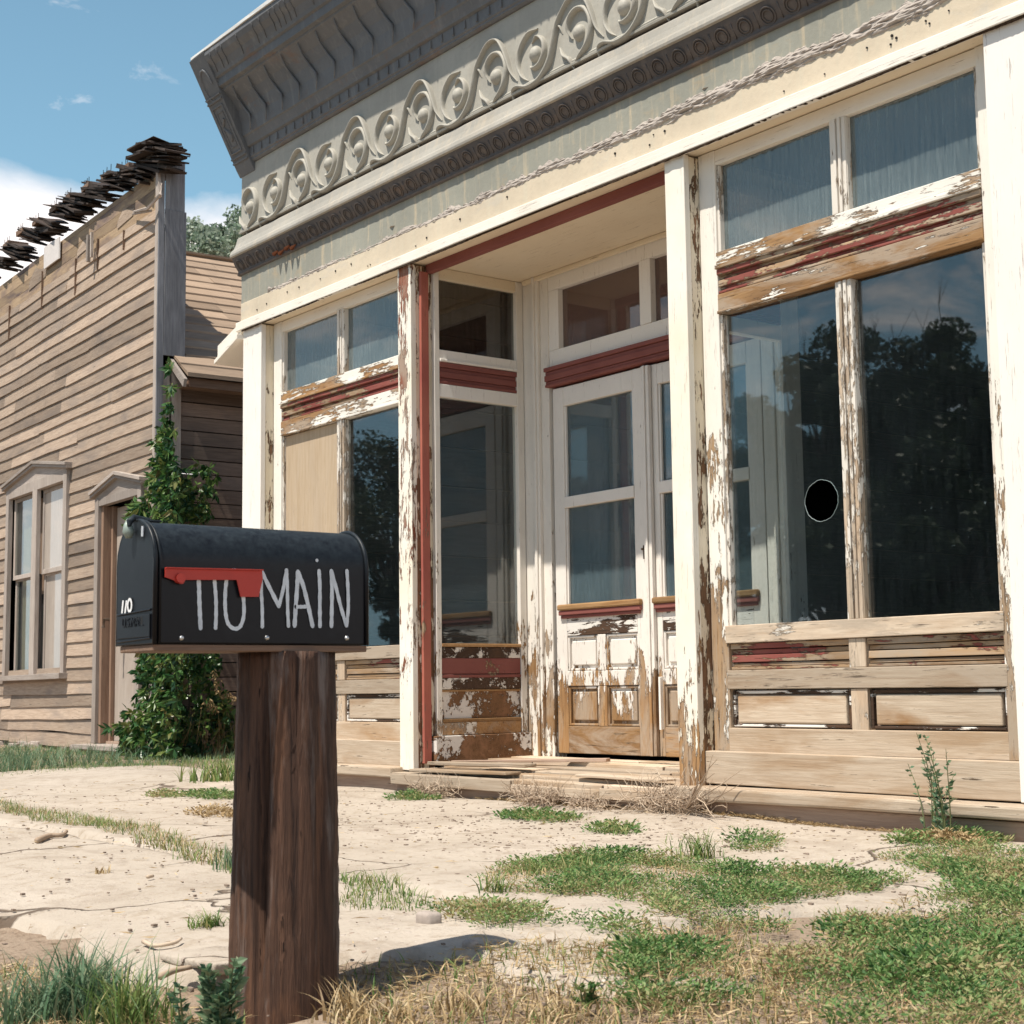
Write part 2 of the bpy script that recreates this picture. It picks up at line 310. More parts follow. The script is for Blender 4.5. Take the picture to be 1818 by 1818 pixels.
# ------------------------------------------------------------------ mesh helpers
class MB:
    def __init__(s): s.v = []; s.f = []; s.r = []
    def add(s, vs, fs, r=None):
        b = len(s.v); s.v.extend([tuple(v) for v in vs]); r = random.random() if r is None else r
        for f in fs: s.f.append(tuple(b+i for i in f)); s.r.append(r)
    def box(s, x0, x1, y0, y1, z0, z1, r=None, jit=0.0, seg=None, rot=None):
        L = [x1-x0, y1-y0, z1-z0]; ax = max(range(3), key=lambda i: L[i])
        n = seg or (max(1, int(L[ax]/.25)) if jit else 1)
        lo = (x0, y0, z0); hi = (x1, y1, z1); o = [i for i in range(3) if i != ax]
        vs = []
        ph = [random.uniform(0, 6) for _ in range(4)]
        for k in range(n+1):
            a = lo[ax] + L[ax]*k/n
            for q, (i, j) in enumerate(((0, 0), (1, 0), (1, 1), (0, 1))):
                p = [0, 0, 0]; p[ax] = a + (random.uniform(-1, 1)*jit if k in (0, n) else 0)
                p[o[0]] = (hi if i else lo)[o[0]] + jit*math.sin(a*2.1+ph[i])*.6 + random.uniform(-.25, .25)*jit
                p[o[1]] = (hi if j else lo)[o[1]] + jit*math.sin(a*1.7+ph[2+j])*.6 + random.uniform(-.25, .25)*jit
                vs.append(p)
        fs = [(3, 2, 1, 0), tuple(4*n+i for i in range(4))]
        for k in range(n):
            for i in range(4):
                j = (i+1) % 4; fs.append((4*k+i, 4*k+j, 4*k+4+j, 4*k+4+i))
        if rot: vs = [rot @ Vector(p) for p in vs]
        s.add(vs, fs, r)
    def prism(s, pts, x0, x1, seg=1, axis=0, r=None):
        """polygon of (a, b) pairs swept along an axis: axis 0 -> (y,z) along x; 1 -> (x,z) along y"""
        n = len(pts); vs = []
        for k in range(seg+1):
            a = x0+(x1-x0)*k/seg
            for p in pts: vs.append((a, p[0], p[1]) if axis == 0 else (p[0], a, p[1]))
        fs = [tuple(range(n)), tuple(seg*n+i for i in reversed(range(n)))]
        for k in range(seg):
            for i in range(n):
                j = (i+1) % n; fs.append((k*n+i, (k+1)*n+i, (k+1)*n+j, k*n+j))
        s.add(vs, fs, r)
    def tube(s, pts, rad, n=6, r=None, cap=True):
        pts = [Vector(p) for p in pts]; k = len(pts); rad = rad if isinstance(rad, (list, tuple)) else [rad]*k
        vs = []; ref = Vector((.13, .27, 1)).normalized()
        for i, p in enumerate(pts):
            d = (pts[min(i+1, k-1)]-pts[max(i-1, 0)]).normalized()
            a = d.cross(ref)
            if a.length < .1: a = d.cross(Vector((1, 0, 0)))
            a.normalize(); b = d.cross(a)
            for q in range(n):
                th = 2*math.pi*q/n; vs.append(p+(a*math.cos(th)+b*math.sin(th))*rad[i])
        fs = []
        for i in range(k-1):
            for q in range(n):
                w = (q+1) % n; fs.append((i*n+q, i*n+w, (i+1)*n+w, (i+1)*n+q))
        if cap: fs += [tuple(reversed(range(n))), tuple((k-1)*n+q for q in range(n))]
        s.add(vs, fs, r)
    def build(s, name, mat, parent=None, bevel=0.0, smooth=False, label=None, local=False):
        me = bpy.data.meshes.new(name); me.from_pydata([tuple(v) for v in s.v], [], s.f)
        at = me.attributes.new('rnd', 'FLOAT', 'FACE'); at.data.foreach_set('value', s.r)
        bm = bmesh.new(); bm.from_mesh(me); 
        if len(s.f) < 60000: bmesh.ops.recalc_face_normals(bm, faces=bm.faces)
        bm.to_mesh(me); bm.free()
        if smooth: me.polygons.foreach_set('use_smooth', [True]*len(me.polygons))
        o = bpy.data.objects.new(name, me); COL.objects.link(o); me.materials.append(M[mat] if isinstance(mat, str) else mat)
        if parent: setpar(o, parent, local)
        if bevel:
            b = o.modifiers.new('bevel', 'BEVEL'); b.width = bevel; b.segments = 2; b.limit_method = 'ANGLE'; b.angle_limit = R(40)
        if label: o['label'] = label
        return o
def world_m(o):
    return (world_m(o.parent) @ o.matrix_parent_inverse if o.parent else Matrix()) @ Matrix.LocRotScale(o.location, o.rotation_euler, o.scale)
def setpar(o, p, local=False):
    o.parent = p
    if not local: o.matrix_parent_inverse = world_m(p).inverted()
def tag(o, label, cat, group=None, kind=None):
    if label: o['label'] = label
    if cat: o['category'] = cat
    if group: o['group'] = group
    if kind: o['kind'] = kind
    return o
def thing(name, loc, label, cat, group=None, rz=0):
    o = bpy.data.objects.new(name, None); COL.objects.link(o); o.location = loc; o.rotation_euler = (0, 0, rz)
    o.empty_display_size = .2
    return tag(o, label, cat, group)
def B(name, mat, parent, *boxes, bev=.003, jit=0.0, **k):
    groups = []
    for b in boxes:
        hit = [g_ for g_ in groups if any(all(b[2*i] < c[2*i+1]+.004 and c[2*i] < b[2*i+1]+.004 for i in range(3)) for c in g_)]
        groups = [g_ for g_ in groups if g_ not in hit]+[sum(hit, [])+[b]]
    outs = []
    for g_ in groups:
        mb = MB()
        for b in g_: mb.box(*b, jit=jit)
        outs.append(mb.build(name, mat, parent, bev, **k))
    return outs[0]
def catmull(pts, n=5):
    pts = [Vector(p) for p in pts]; P = [pts[0]*2-pts[1]] + pts + [pts[-1]*2-pts[-2]]; out = []
    for i in range(1, len(P)-2):
        for k in range(n):
            t = k/n; a, b, c, d = P[i-1:i+3]
            out.append(.5*((2*b)+(c-a)*t+(2*a-5*b+4*c-d)*t*t+(3*b-a-3*c+d)*t**3))
    return out + [P[-2]]

# ------------------------------------------------------------------ ground
def sm(a, b, x): t = min(1, max(0, (x-a)/(b-a))); return t*t*(3-2*t)
def gz(x, y):
    z = .034*sm(-1.1, -.1, y) - .05*sm(-2.5, -3.2, y)*1.0 - .07*sm(-3.4, -6.5, y)
    z += .006*math.sin(x*2.3+y*1.7)+.004*math.sin(x*5.1-y*4.3)
    if x < -10: z += .03*sm(-10.5, -12.5, x)*0
    return z
def grid_obj(name, xs, ys, zf, mat):
    mb = MB(); nx, ny = len(xs), len(ys)
    vs = [(x, y, zf(x, y)) for y in ys for x in xs]
    fs = [(j*nx+i, j*nx+i+1, (j+1)*nx+i+1, (j+1)*nx+i) for j in range(ny-1) for i in range(nx-1)]
    mb.add(vs, fs, .5); return mb.build(name, mat, smooth=True)
def hn(x, y, s): # cheap value-noise
    return (math.sin(x*s*1.3+math.sin(y*s*2.1)*1.7)+math.sin(y*s*1.7+math.sin(x*s*1.9)*1.3+2)+.5*math.sin(x*s*4.1+y*s*3.3)+.5*math.sin(y*s*5.3-x*s*3.7))/3
xs = sorted(set([-400, -200, -100, -60, -40, -30, -24] + list(np.arange(-20, 2.01, .08)) + [3, 6, 12, 30, 80, 200, 400]))
ys = sorted(set([-400, -200, -100, -60, -35, -20, -12, -9, -7] + list(np.arange(-6, 3.01, .08)) + [4, 7, 12, 30, 80, 200, 400]))
def gfun(x, y):
    if abs(x) > 25 or abs(y) > 12: return -.12
    return gz(x, y) - .022 + .012*hn(x, y, 3.1)*1.0 + .006*hn(x, y, 11)
g = grid_obj('ground', xs, ys, gfun, 'dirt'); tag(g, None, None, kind='structure')
def slab_mask(x, y):
    n = .10*hn(x, y, 2.3)+.05*hn(x, y, 7.7)
    edge = -3.12
    if x > -4.4: edge = -3.05+.17*sm(-3.4, -2.9, x)*2+.20*sm(-2.7, -2.3, x)
    d = y-edge+n
    if x > -2.55: d = min(d, (-2.25-x)*1.5+n*2+ (1.0 if y > -1.1 else 0))
    # broken corner on the right where weeds grow through
    d2 = math.hypot((x+2.2)*.8, (y+1.75)*1.1)-.55+n
    d = min(d, d2)
    ye = -.9 + (x+11.35)*1.9     # far left end of the walk
    d = min(d, (x+11.15+.27*(-y))*1.0+n*.2)
    return d
def slab_z(x, y, lo, hi):
    d = min(slab_mask(x, y), y-lo+.02*hn(x, y, 6), hi-y+.02*hn(x, y, 5))
    return gz(x, y) + .012 - .09*(1-sm(-.02, .012, d)) + .002*hn(x, y, 9)
sx = np.arange(-11.8, -1.2, .028)
s1 = grid_obj('sidewalk', sx, np.arange(-2.16, .45, .028), lambda x, y: slab_z(x, y, -2.08, .38), 'concrete'); tag(s1, None, None, kind='structure')
s2 = grid_obj('sidewalk', sx, np.arange(-3.4, -2.05, .028), lambda x, y: slab_z(x, y, -3.4, -2.13)-.006, 'concrete'); tag(s2, None, None, kind='structure')

M['asphalt'] = flat('worn street asphalt', (.060, .058, .056), .9, .2, 0, .4, 25, .006)
M['verge'] = flat('dark verge grass', (.055, .075, .035), .95, .1, 0, .6, 3, .05)
rd = MB(); rd.add([(-300, -19, -.075), (300, -19, -.075), (300, -8.2, -.075), (-300, -8.2, -.075)], [(0, 1, 2, 3)]); tag(rd.build('unseen_dark_road', 'asphalt'), None, None, kind='structure')  # unseen dark street, added to cut light bounced onto the facade
rd = MB(); rd.add([(-300, -400, -.08), (300, -400, -.08), (300, -19.6, -.08), (-300, -19.6, -.08)], [(0, 1, 2, 3)]); tag(rd.build('unseen_dark_verge', 'verge'), None, None, kind='structure')  # unseen dark grass beyond it, added for the same weaker bounce

# ------------------------------------------------------------------ the storefront building
XL, XR = -8.83, -2.90
ST = thing('storefront_building', (-5.86, 0, 0), 'old white storefront with flaking paint, recessed doors and grey pressed tin cornice', 'building')
def mirror_x(x): return XL+XR-x
# outer walls, roof
B('side_wall', 'sidewall', ST, (XL, XL+.12, .20, 9.5, -.1, 3.75), bev=0)
B('side_wall', 'sidewall', ST, (XR-.12, XR, .20, 9.5, -.1, 3.75), bev=0)
B('rear_wall', 'sidewall', ST, (XL, XR, 9.5, 9.62, -.1, 3.5), bev=0)
B('roof', 'shingle', ST, (XL-.02, XR+.02, .12, 9.7, 3.76, 3.86), bev=0)
B('false_front', 'dark_in', ST, (XL+.02, XR-.02, .16, .24, 2.90, 4.5), bev=0)
# interior
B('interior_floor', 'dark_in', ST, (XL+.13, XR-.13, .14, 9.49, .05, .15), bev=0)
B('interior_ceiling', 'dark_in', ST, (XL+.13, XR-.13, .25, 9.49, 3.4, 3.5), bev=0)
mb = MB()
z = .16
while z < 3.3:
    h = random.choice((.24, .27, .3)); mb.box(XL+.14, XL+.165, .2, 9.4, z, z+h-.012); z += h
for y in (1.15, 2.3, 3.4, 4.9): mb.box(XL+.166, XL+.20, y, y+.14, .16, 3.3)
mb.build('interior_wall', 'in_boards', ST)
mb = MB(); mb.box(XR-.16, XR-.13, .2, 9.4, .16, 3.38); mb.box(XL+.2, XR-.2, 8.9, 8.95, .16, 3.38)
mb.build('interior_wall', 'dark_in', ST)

# columns
def column(x0, x1, mat, mat_r, ztop=2.868, z0=.165, name='column', label=None):
    o = B(name, mat, ST, (x0, x1, -.004, .03, z0, ztop), jit=.0015, label=label)
    B('column_side', mat_r, o, (x0+.004, x1-.004, .031, .135, z0, ztop), jit=.0015)
    return o
column(XL+.035, -8.555, 'whitez', 'colside', label='wide white corner column at the left end of the storefront')
column(-7.000, -6.872, 'col_red', 'colside', z0=.155, label='peeling white column showing red under paint left of the recess')
column(-4.862, -4.742, 'col_front', 'colside', z0=.150, label='white column with dark flaked spots right of the recess')
column(-3.203, XR-.035, 'whitez', 'whitez', label='broad clean white column at the right end of the storefront')
# red post strip beside the left column and red beam
mb = MB(); mb.box(-6.871, -6.850, .050, .098, .19, 2.83, jit=.001); mb.build('red_trim', 'redz', ST, .002)
mb = MB(); mb.box(-6.871, -4.863, .094, .132, 2.828, 2.876, jit=.001); mb.build('red_beam', 'red', ST, .002)

# lintel strip with soffit
mb = MB(); mb.box(XL-.02, XR+.02, -.028, .004, 2.868, 2.925, jit=.003); mb.build('lintel_strip', 'white', ST, .004)
mb = MB(); mb.box(XL, XR, .005, .155, 2.878, 2.92, jit=.001); mb.build('lintel_soffit', 'cream', ST, .002)
mb = MB(); x = XL+.05; vs = []; fs = []
nq = int((XR-XL-.1)/.012)
for q in range(nq+1):
    x = XL+.05+.012*q; w_ = max(.0004, .004+.010*hn(x, .3, 2.1)+random.uniform(-.003, .004)) 
    vs += [(x, -.0215-.003, 2.8675), (x, -.0225-.0035, 2.8675-w_), (x, -.006, 2.8675-w_*.4), (x, -.004, 2.8675)]
for q in range(nq):
    for i in range(4): j = (i+1) % 4; fs.append((4*q+i, 4*q+4+i, 4*q+4+j, 4*q+j))
mb.add(vs, fs, .5); M['charedge'] = flat('dark bare edge', (.05, .033, .022), .9, .1, 0, .5, 60); mb.build('peeled_edge', 'charedge', ST)
# fascia: cream lower sheet, mortar line, tin sheet
B('lower_fascia', 'cream_fascia', ST, (XL+.005, XR-.005, -.006, .04, 2.926, 3.05), jit=.0)
mb = MB(); n = 60
vs = []; fs = []
for k in range(n+1):
    x = XL+(XR-XL)*k/n
    for j, zz in enumerate((3.045, 3.14, 3.30)):
        vs.append((x, -.002+.006*hn(x, zz*3, 1.9)+(.004 if j == 1 else 0), zz))
for k in range(n):
    for j in range(2): a = k*3+j; fs.append((a, a+3, a+4, a+1))
mb.add(vs, fs, .5); mb.build('tin_fascia', 'tin_low', ST, smooth=True)
B('fascia_backing', 'dark_in', ST, (XL+.01, XR-.01, .045, .09, 2.93, 4.4), bev=0)
from mathutils import noise as mn
mb = MB(); nx_ = int((XR-XL-.36)/.007); nzz = 28; vs = []
for q in range(nx_+1):
    x = XL+.36+.007*q; wgt = .8+.95*sm(-7.2, -3.9, x)
    mid_ = 3.052+.010*mn.noise(Vector((x*1.3, 0, 4)))+.012*mn.noise(Vector((x*5, 2, 1)))
    hw = (.016+.012*mn.noise(Vector((x*7, 3, 9)))+.008*mn.noise(Vector((x*29, 5, 2))))*wgt
    for k in range(nzz+1):
        z = 2.992+.13*k/nzz; t_ = (z-mid_)/max(.003, hw)
        if t_ > 0: t_ *= .55
        r1 = 1-abs(mn.noise(Vector((x*9, z*95+x*2, 1))))*2.2; r2 = mn.noise(Vector((x*40, z*160, 7)))
        hgt = (1-t_*t_)*(.35+.65*r1)*.011*wgt+.004*r2*(1 if abs(t_) < 1.3 else 0)
        vs.append((x, .004-max(-.006, hgt)-(.004 if abs(t_) < 1 else 0), z))
fs = [(a*(nzz+1)+k, (a+1)*(nzz+1)+k, (a+1)*(nzz+1)+k+1, a*(nzz+1)+k+1) for a in range(nx_) for k in range(nzz)]
mb.add(vs, fs, .5)
mb.build('mortar_strip', 'caulk', ST, smooth=False)
mb = MB()
for _ in range(26):
    mb = MB(); x = random.uniform(XL+.2, XR-.1); zz = random.uniform(2.95, 3.01); mb.tube([(x, -.0065, zz), (x, -.011, zz)], random.uniform(.003, .006), 7); mb.build('nail_head', 'dark_in', ST)

# architrave moulding with rings
ar = MB(); prof = [(.04, 3.485), (-.012, 3.487), (-.020, 3.478), (-.030, 3.44), (-.046, 3.405), (-.066, 3.385), (-.075, 3.362), (-.073, 3.350), (-.05, 3.345), (-.02, 3.33), (.0, 3.30), (.04, 3.30)]
ar.prism(prof[:9]+[(.04, 3.345)], XL-.02, XR+.02, 60)
aro = ar.build('architrave', 'tin_ledge', ST)
cv = MB(); pr = [(.04, 3.347), (-.058, 3.347), (-.050, 3.325), (-.034, 3.295), (-.014, 3.268), (-.012, 3.252), (-.020, 3.246), (-.016, 3.238), (.0, 3.236), (.04, 3.236)]
cv.prism([(p[0], p[1]-.001) for p in pr], XL-.02, XR+.02, 40)
cvo = cv.build('ring_cove', 'tin_arch', aro)
rg = MB(); x = XL+.05
nrm = Vector((0, -.80, -.60)).normalized(); a1 = Vector((1, 0, 0)); a2 = Vector((0, -.60, .80))
while x < XR:
    for rr, tt in ((.038, .0038), (.025, .003)):
        c = Vector((x, -.031, 3.291))+nrm*.003
        rg.tube([c+a1*math.cos(q/16*2*math.pi)*rr+a2*math.sin(q/16*2*math.pi)*rr for q in range(17)], tt, 5, cap=False)
    rg.tube([Vector((x+.066, -.014, 3.262)), Vector((x+.066, -.032, 3.294)), Vector((x+.066, -.050, 3.322))], [.003, .005, .003], 5)
    x += .131
rg.build('ring_ornament', 'tin_arch', cvo, smooth=True)
B('groove', 'tin_arch', ST, (XL, XR, .012, .04, 3.487, 3.515), bev=0)

# frieze with running scrolls
fr = MB(); fr.prism([(.04, 3.512), (-.018, 3.510), (-.020, 3.520), (-.010, 3.528), (-.012, 3.535), (-.004, 3.545), (0, 3.945), (.04, 3.945)], XL, XR, 30)
fro = fr.build('frieze', 'tin', ST)
def ridge(mb, pts, ws, h, y0=-.001, r=.5):
    P = catmull([(p[0], 0, p[1]) for p in pts], 5); n = len(P); vs = []; fs = []
    W = np.interp(np.linspace(0, 1, n), np.linspace(0, 1, len(ws)), ws)*.74
    for i, p in enumerate(P):
        d = (P[min(i+1, n-1)]-P[max(0, i-1)]); d.normalize(); nn = Vector((-d.z, 0, d.x)); w = W[i]; hh = h*min(1, w/.009)
        for a, b in ((-1, 0), (-.8, .55), (-.3, .95), (.3, .95), (.8, .55), (1, 0)):
            q = p+nn*(w*a); vs.append((q.x, y0-hh*b, q.z))
    for i in range(n-1):
        for k in range(5): fs.append((i*6+k, i*6+k+1, i*6+7+k, i*6+6+k))
    mb.add(vs, fs, r)
def dome(mb, x, z, r, h, y0=-.001):
    vs = []; fs = []; n = 14
    for i in range(5):
        ph = i/4*math.pi/2
        for q in range(n):
            th = q/n*2*math.pi; rr = r*math.cos(ph); vs.append((x+rr*math.cos(th), y0-h*math.sin(ph), z+rr*math.sin(th)*1.12))
    for i in range(4):
        for q in range(n): w = (q+1) % n; fs.append((i*n+q, i*n+w, (i+1)*n+w, (i+1)*n+q))
    mb.add(vs, fs, .5)
sc = MB(); bx = .335
# curl A at the origin, curl B at bx
sc_bulge = lambda x, z, r: dome(sc, x, z, r, .018)
dome(sc, .015, -.01, .038, .036); dome(sc, bx, 0, .038, .036)
ridge(sc, [(-.035, -.025), (-.062, .03), (-.045, .085), (.01, .112), (.07, .088), (.108, .015), (.09, -.07), (.03, -.125), (-.03, -.150)], [.004, .012, .015, .017, .018, .018, .014, .004], .032)
ridge(sc, [(-.135, -.03), (-.10, -.085), (-.055, -.12), (-.03, -.175)], [.003, .012, .014, .003], .028)
ridge(sc, [(bx+.02, .125), (bx-.05, .12), (bx-.115, .06), (bx-.13, -.02), (bx-.10, -.085), (bx-.06, -.115)], [.004, .013, .014, .013, .010, .003], .028)
ridge(sc, [(bx-.03, .065), (bx+.02, .085), (bx+.07, .045), (bx+.078, -.015), (bx+.045, -.062), (bx-.01, -.07), (bx-.045, -.045)], [.003, .010, .013, .016, .017, .013, .003], .030)
ridge(sc, [(bx-.185, -.175), (bx-.175, -.135), (bx-.13, -.125), (bx-.05, -.150), (bx+.04, -.140), (bx+.11, -.085), (bx+.150, 0), (bx+.175, .085), (bx+.215, .140), (bx+.28, .185), (bx+.35, .180), (bx+.40, .125), (bx+.435, .05), (bx+.465, -.03), (bx+.51, -.09)],
      [.003, .010, .014, .018, .019, .017, .014, .011, .009, .010, .011, .012, .011, .008, .003], .034)
ridge(sc, [(bx+.16, .10), (bx+.19, .075), (bx+.21, .03)], [.003, .010, .003], .02)
me0 = None
for k in range(-0, 9):
    x0 = -8.716 + .657*k
    if me0 is None:
        so = sc.build('scroll', 'tin', fro, smooth=True); so.location = (x0, 0, 3.665); me0 = so
    else:
        so = me0.copy(); so.location = (x0, 0, 3.665); COL.objects.link(so)
    if x0 + .9 > XR:  # last unit would run past the wall end
        bpy.data.objects.remove(so); break

# cornice
co_ = MB(); cp = [(.04, 3.946), (-.012, 3.946), (-.026, 3.955), (-.026, 3.965), (-.034, 3.972), (-.040, 4.030), (-.058, 4.036), (-.062, 4.050), (-.080, 4.088), (-.090, 4.094), (-.094, 4.12), (-.104, 4.18), (-.128, 4.25), (-.165, 4.31), (-.215, 4.355), (-.232, 4.366), (-.236, 4.378), (-.262, 4.384), (-.266, 4.432), (-.282, 4.440), (-.290, 4.462), (-.312, 4.500), (-.345, 4.530), (-.362, 4.560), (-.362, 4.586), (.04, 4.60)]
co_.prism(cp, XL+.18, XR-.18, 80); coo = co_.build('cornice', 'tin_dark', ST)
dn = MB(); x = XL+.22
while x < XR-.2:
    dn = MB(); dn.box(x, x+.012, -.046, -.036, 3.982, 4.024); x += .105; dn.build('dentil', 'tin_dark', coo)
ri = MB(); x = XL+.30
while x < XR-.25:
    pts = [(-.096, 4.10), (-.112, 4.14), (-.112, 4.19), (-.134, 4.245), (-.176, 4.305), (-.222, 4.352)]
    ri = MB(); ri.tube([(x+.032*math.sin(i*1.25), p[0]-.004, p[1]) for i, p in enumerate(pts)], [.003, .006, .009, .009, .007, .004], 6)
    x += .205; ri.build('cove_rib', 'tin_dark', coo, smooth=True)
ft = MB(); x = XL+.22   # reeding on the crown
while x < XR-.2:
    ft = MB(); ft.tube([(x, -.290, 4.458), (x+.008, -.316, 4.500), (x+.02, -.348, 4.530), (x+.03, -.364, 4.556)], [.002, .004, .004, .002], 5); x += random.choice((.06, .09, .12, .2)); ft.build('crown_reed', 'tin_dark', coo, smooth=True)
fl = MB(); fl.box(XL+.0, XR, -.372, .10, 4.589, 4.612, jit=.006, seg=40); fl.build('roof_flashing', 'flash', ST)
def bracket(x0, x1):
    b = MB(); b.prism([(.05, 3.900), (-.004, 3.888), (-.030, 3.930), (-.372, 4.585), (-.30, 4.60), (.05, 4.60)], x0, x1, 1)
    o = b.build('end_bracket', 'tin_dark', ST, .003)
    d = MB()
    def fp(t, s, lift): # t along the slope, s across
        y = -.030-.342*t; z_ = 3.930+.655*t; return (x0+(x1-x0)*s, y-.886*lift, z_-.463*lift)
    for (t0, t1, s0, s1) in ((.14, .55, .18, .82),):
        for a, c in (((t0, s0), (t1, s0)), ((t1, s0), (t1, s1)), ((t1, s1), (t0, s1)), ((t0, s1), (t0, s0))):
            d.tube([fp(*a, .003), fp(*c, .003)], .007, 5)
        for a, c in (((t0+.05, s0+.14), (t1-.05, s0+.14)), ((t1-.05, s0+.14), (t1-.05, s1-.14)), ((t1-.05, s1-.14), (t0+.05, s1-.14)), ((t0+.05, s1-.14), (t0+.05, s0+.14))):
            d.tube([fp(*a, .001), fp(*c, .001)], .004, 5)
        d.tube([fp(t0+.10+.2*q/8, .5+.12*math.sin(q*.9), .002) for q in range(9)], .010, 6)
    for t in (.06, .10, .60, .64): d.tube([fp(t, 0.02, .002), fp(t, .98, .002)], .008, 5)
    d.tube([fp(.74+.14*math.sin(q*.45), .5+.28*math.cos(q*.45), .001) for q in range(12)], .008, 6)
    d.build('bracket_relief', 'tin_dark', o)
bracket(XL-.02, XL+.18); bracket(XR-.18, XR+.02)
# torn rusty bit hanging off the architrave
mb = MB()
p0 = PY(500, 455, -.07)
for q in range(4):
    x = -8.34+q*.075+random.uniform(-.01, .01); zz = 3.262+random.uniform(-.014, .010)
    mb.tube([(x, -.02, zz), (x+.02, -.045, zz-.012), (x+.045, -.03, zz+.008)], [.006, .015, .004], 5)
M['rust'] = flat('rust', (.13, .045, .022), .9, .1, 0, .5, 40)
mb.build('torn_metal', 'rust', aro)

# side eave of white boards on the left
ev = MB(); ev.prism([(-8.80, 2.935), (-9.135, 2.832), (-9.135, 2.745), (-8.80, 2.860)], -.012, .02, 1, axis=1)
evo = ev.build('eave_board', 'white', ST, .003, label='short white eave board sloping off the left corner')
ev = MB(); ev.prism([(-8.79, 2.842), (-9.11, 2.728), (-9.11, 2.700), (-8.79, 2.812)], -.05, 2.5, 1, axis=1); ev.build('soffit_board', 'white', evo, .003)
ev = MB(); ev.prism([(-8.80, 2.95), (-9.16, 2.842), (-9.16, 2.832), (-8.80, 2.938)], .022, 3.0, 1, axis=1); ev.build('eave_roof', 'shingle', evo, .002)

# ---- display windows
def display_window(x0, x1, xm, boarded, hole, label):
    """x0..x1 between columns, xm = centre of the middle mullion"""
    F = .090
    w = MB()
    w.box(x0, x0+.098, F-.004, F+.05, .30, 2.875, jit=.001)          # stiles
    w.box(x1-.098 if x1 > -6 else x1-.11, x1, F-.004, F+.05, .30, 2.875, jit=.001)
    w.box(x0+.05, x1-.05, F+.046, F+.056, 2.81, 2.87); w.box(x0+.05, x1-.05, F+.046, F+.056, .31, .39)
    gl0 = x0+.098; gl1 = x1-(.098 if x1 > -6 else .11)
    root = w.build('display_window', 'stile', ST, .003, label=label)
    B('head_rail', 'white', root, (gl0, gl1, F, F+.046, 2.808, 2.874), jit=.001)
    # vertical back bead
    for (a, b) in ((gl0, gl0+.016), (gl1-.016, gl1)):
        mb = MB(); mb.box(a, b, F+.005, F+.04, .82, 2.147, jit=.0012); mb.box(a, b, F+.005, F+.04, 2.422, 2.806, jit=.001); mb.build('glazing_bead', 'mull', root, .002)
    # rails
    B('transom_rail', 'rail', root, (gl0, gl1, F-.010, F+.045, 2.343, 2.420), (gl0, gl1, F-.024, F-.011, 2.343, 2.362), jit=.0015)
    mo = MB(); 
    for (a, b, dy) in ((2.318, 2.342, -.014), (2.298, 2.317, .006), (2.268, 2.297, -.004), (2.252, 2.267, .010), (2.238, 2.251, -.002)): mo.box(gl0+.002, gl1-.002, F+dy, F+.04, a, b, jit=.0012)
    mo.build('red_moulding', 'redm', root, .003)
    B('head_rail', 'rail2', root, (gl0, gl1, F-.008, F+.045, 2.150, 2.237), (gl0, gl1, F-.016, F-.009, 2.150, 2.162), jit=.0018)
    # mullions, reeded
    for (a, b) in ((.82, 2.149), (2.421, 2.807)):
        mu = MB(); mu.box(xm-.041, xm+.041, F+.004, F+.045, a, b, jit=.001)
        for dx, wd, pr in ((-.030, .009, .006), (-.012, .007, .012), (.012, .007, .012), (.030, .009, .006)): mu.box(xm+dx-wd, xm+dx+wd, F+.004-pr, F+.006, a, b, jit=.001)
        mu.build('mullion', 'mull', root, .002)
    # panes
    G = F+.030
    def pane(a, b, c, d, mat, name='pane'):
        p = MB(); p.box(a, b, G, G+.004, c, d, r=.5); return p.build(name, mat, root)
    pane(gl0+.017, xm-.042, 2.422, 2.806, 'g_trans', 'transom_pane'); pane(xm+.042, gl1-.017, 2.422, 2.806, 'g_trans', 'transom_pane')
    if boarded:
        B('plywood_board', 'ply', root, (gl0+.018, xm-.043, G-.012, G, .825, 2.145), jit=.001)
    else:
        hx, hz, ra, rb = -4.140, 1.298, .086, .083
        a, b, c, d = gl0+.017, xm-.042, .824, 2.146; p = MB(); n = 60; vs = []; ring = []; outr = []
        jj = [1+.012*math.sin(q*.9)+.010*math.sin(q*2.3) for q in range(n)]
        for q in range(n):
            th = 2*math.pi*q/n; cx, cz = math.cos(th), math.sin(th)
            ring.append((hx+ra*cx*jj[q], hz+rb*cz*jj[q]))
            s = min([t for t in ((b-hx)/cx if cx > 1e-6 else 1e9, (a-hx)/cx if cx < -1e-6 else 1e9, (d-hz)/cz if cz > 1e-6 else 1e9, (c-hz)/cz if cz < -1e-6 else 1e9) if t > 0])
            outr.append([hx+cx*s, hz+cz*s])
        for (ex, ez) in ((a, c), (b, c), (a, d), (b, d)):
            k = min(range(n), key=lambda q: (outr[q][0]-ex)**2+(outr[q][1]-ez)**2); outr[k] = [ex, ez]
        for yy in (G, G+.004):
            for pt in ring: vs.append((pt[0], yy, pt[1]))
            for pt in outr: vs.append((pt[0], yy, pt[1]))
        fs = []
        for q in range(n):
            w_ = (q+1) % n
            fs.append((q, w_, n+w_, n+q)); fs.append((2*n+q, 3*n+q, 3*n+w_, 2*n+w_)); fs.append((q, 2*n+q, 2*n+w_, w_)); fs.append((n+q, n+w_, 3*n+w_, 3*n+q))
        p.add(vs, fs, .5); po = p.build('pane', 'g_clear', root, label='tall glass pane with a round hole broken through it')
        e = MB(); e.tube([(x, G+.002, z_) for x, z_ in ring+[ring[0]]], .0011, 5, cap=False)
        M['gedge'] = flat('broken glass edge', (.35, .42, .42), .3, .5)
        e.build('broken_edge', 'gedge', root)
    pane(xm+.042, gl1-.017, .824, 2.146, 'g_clear')
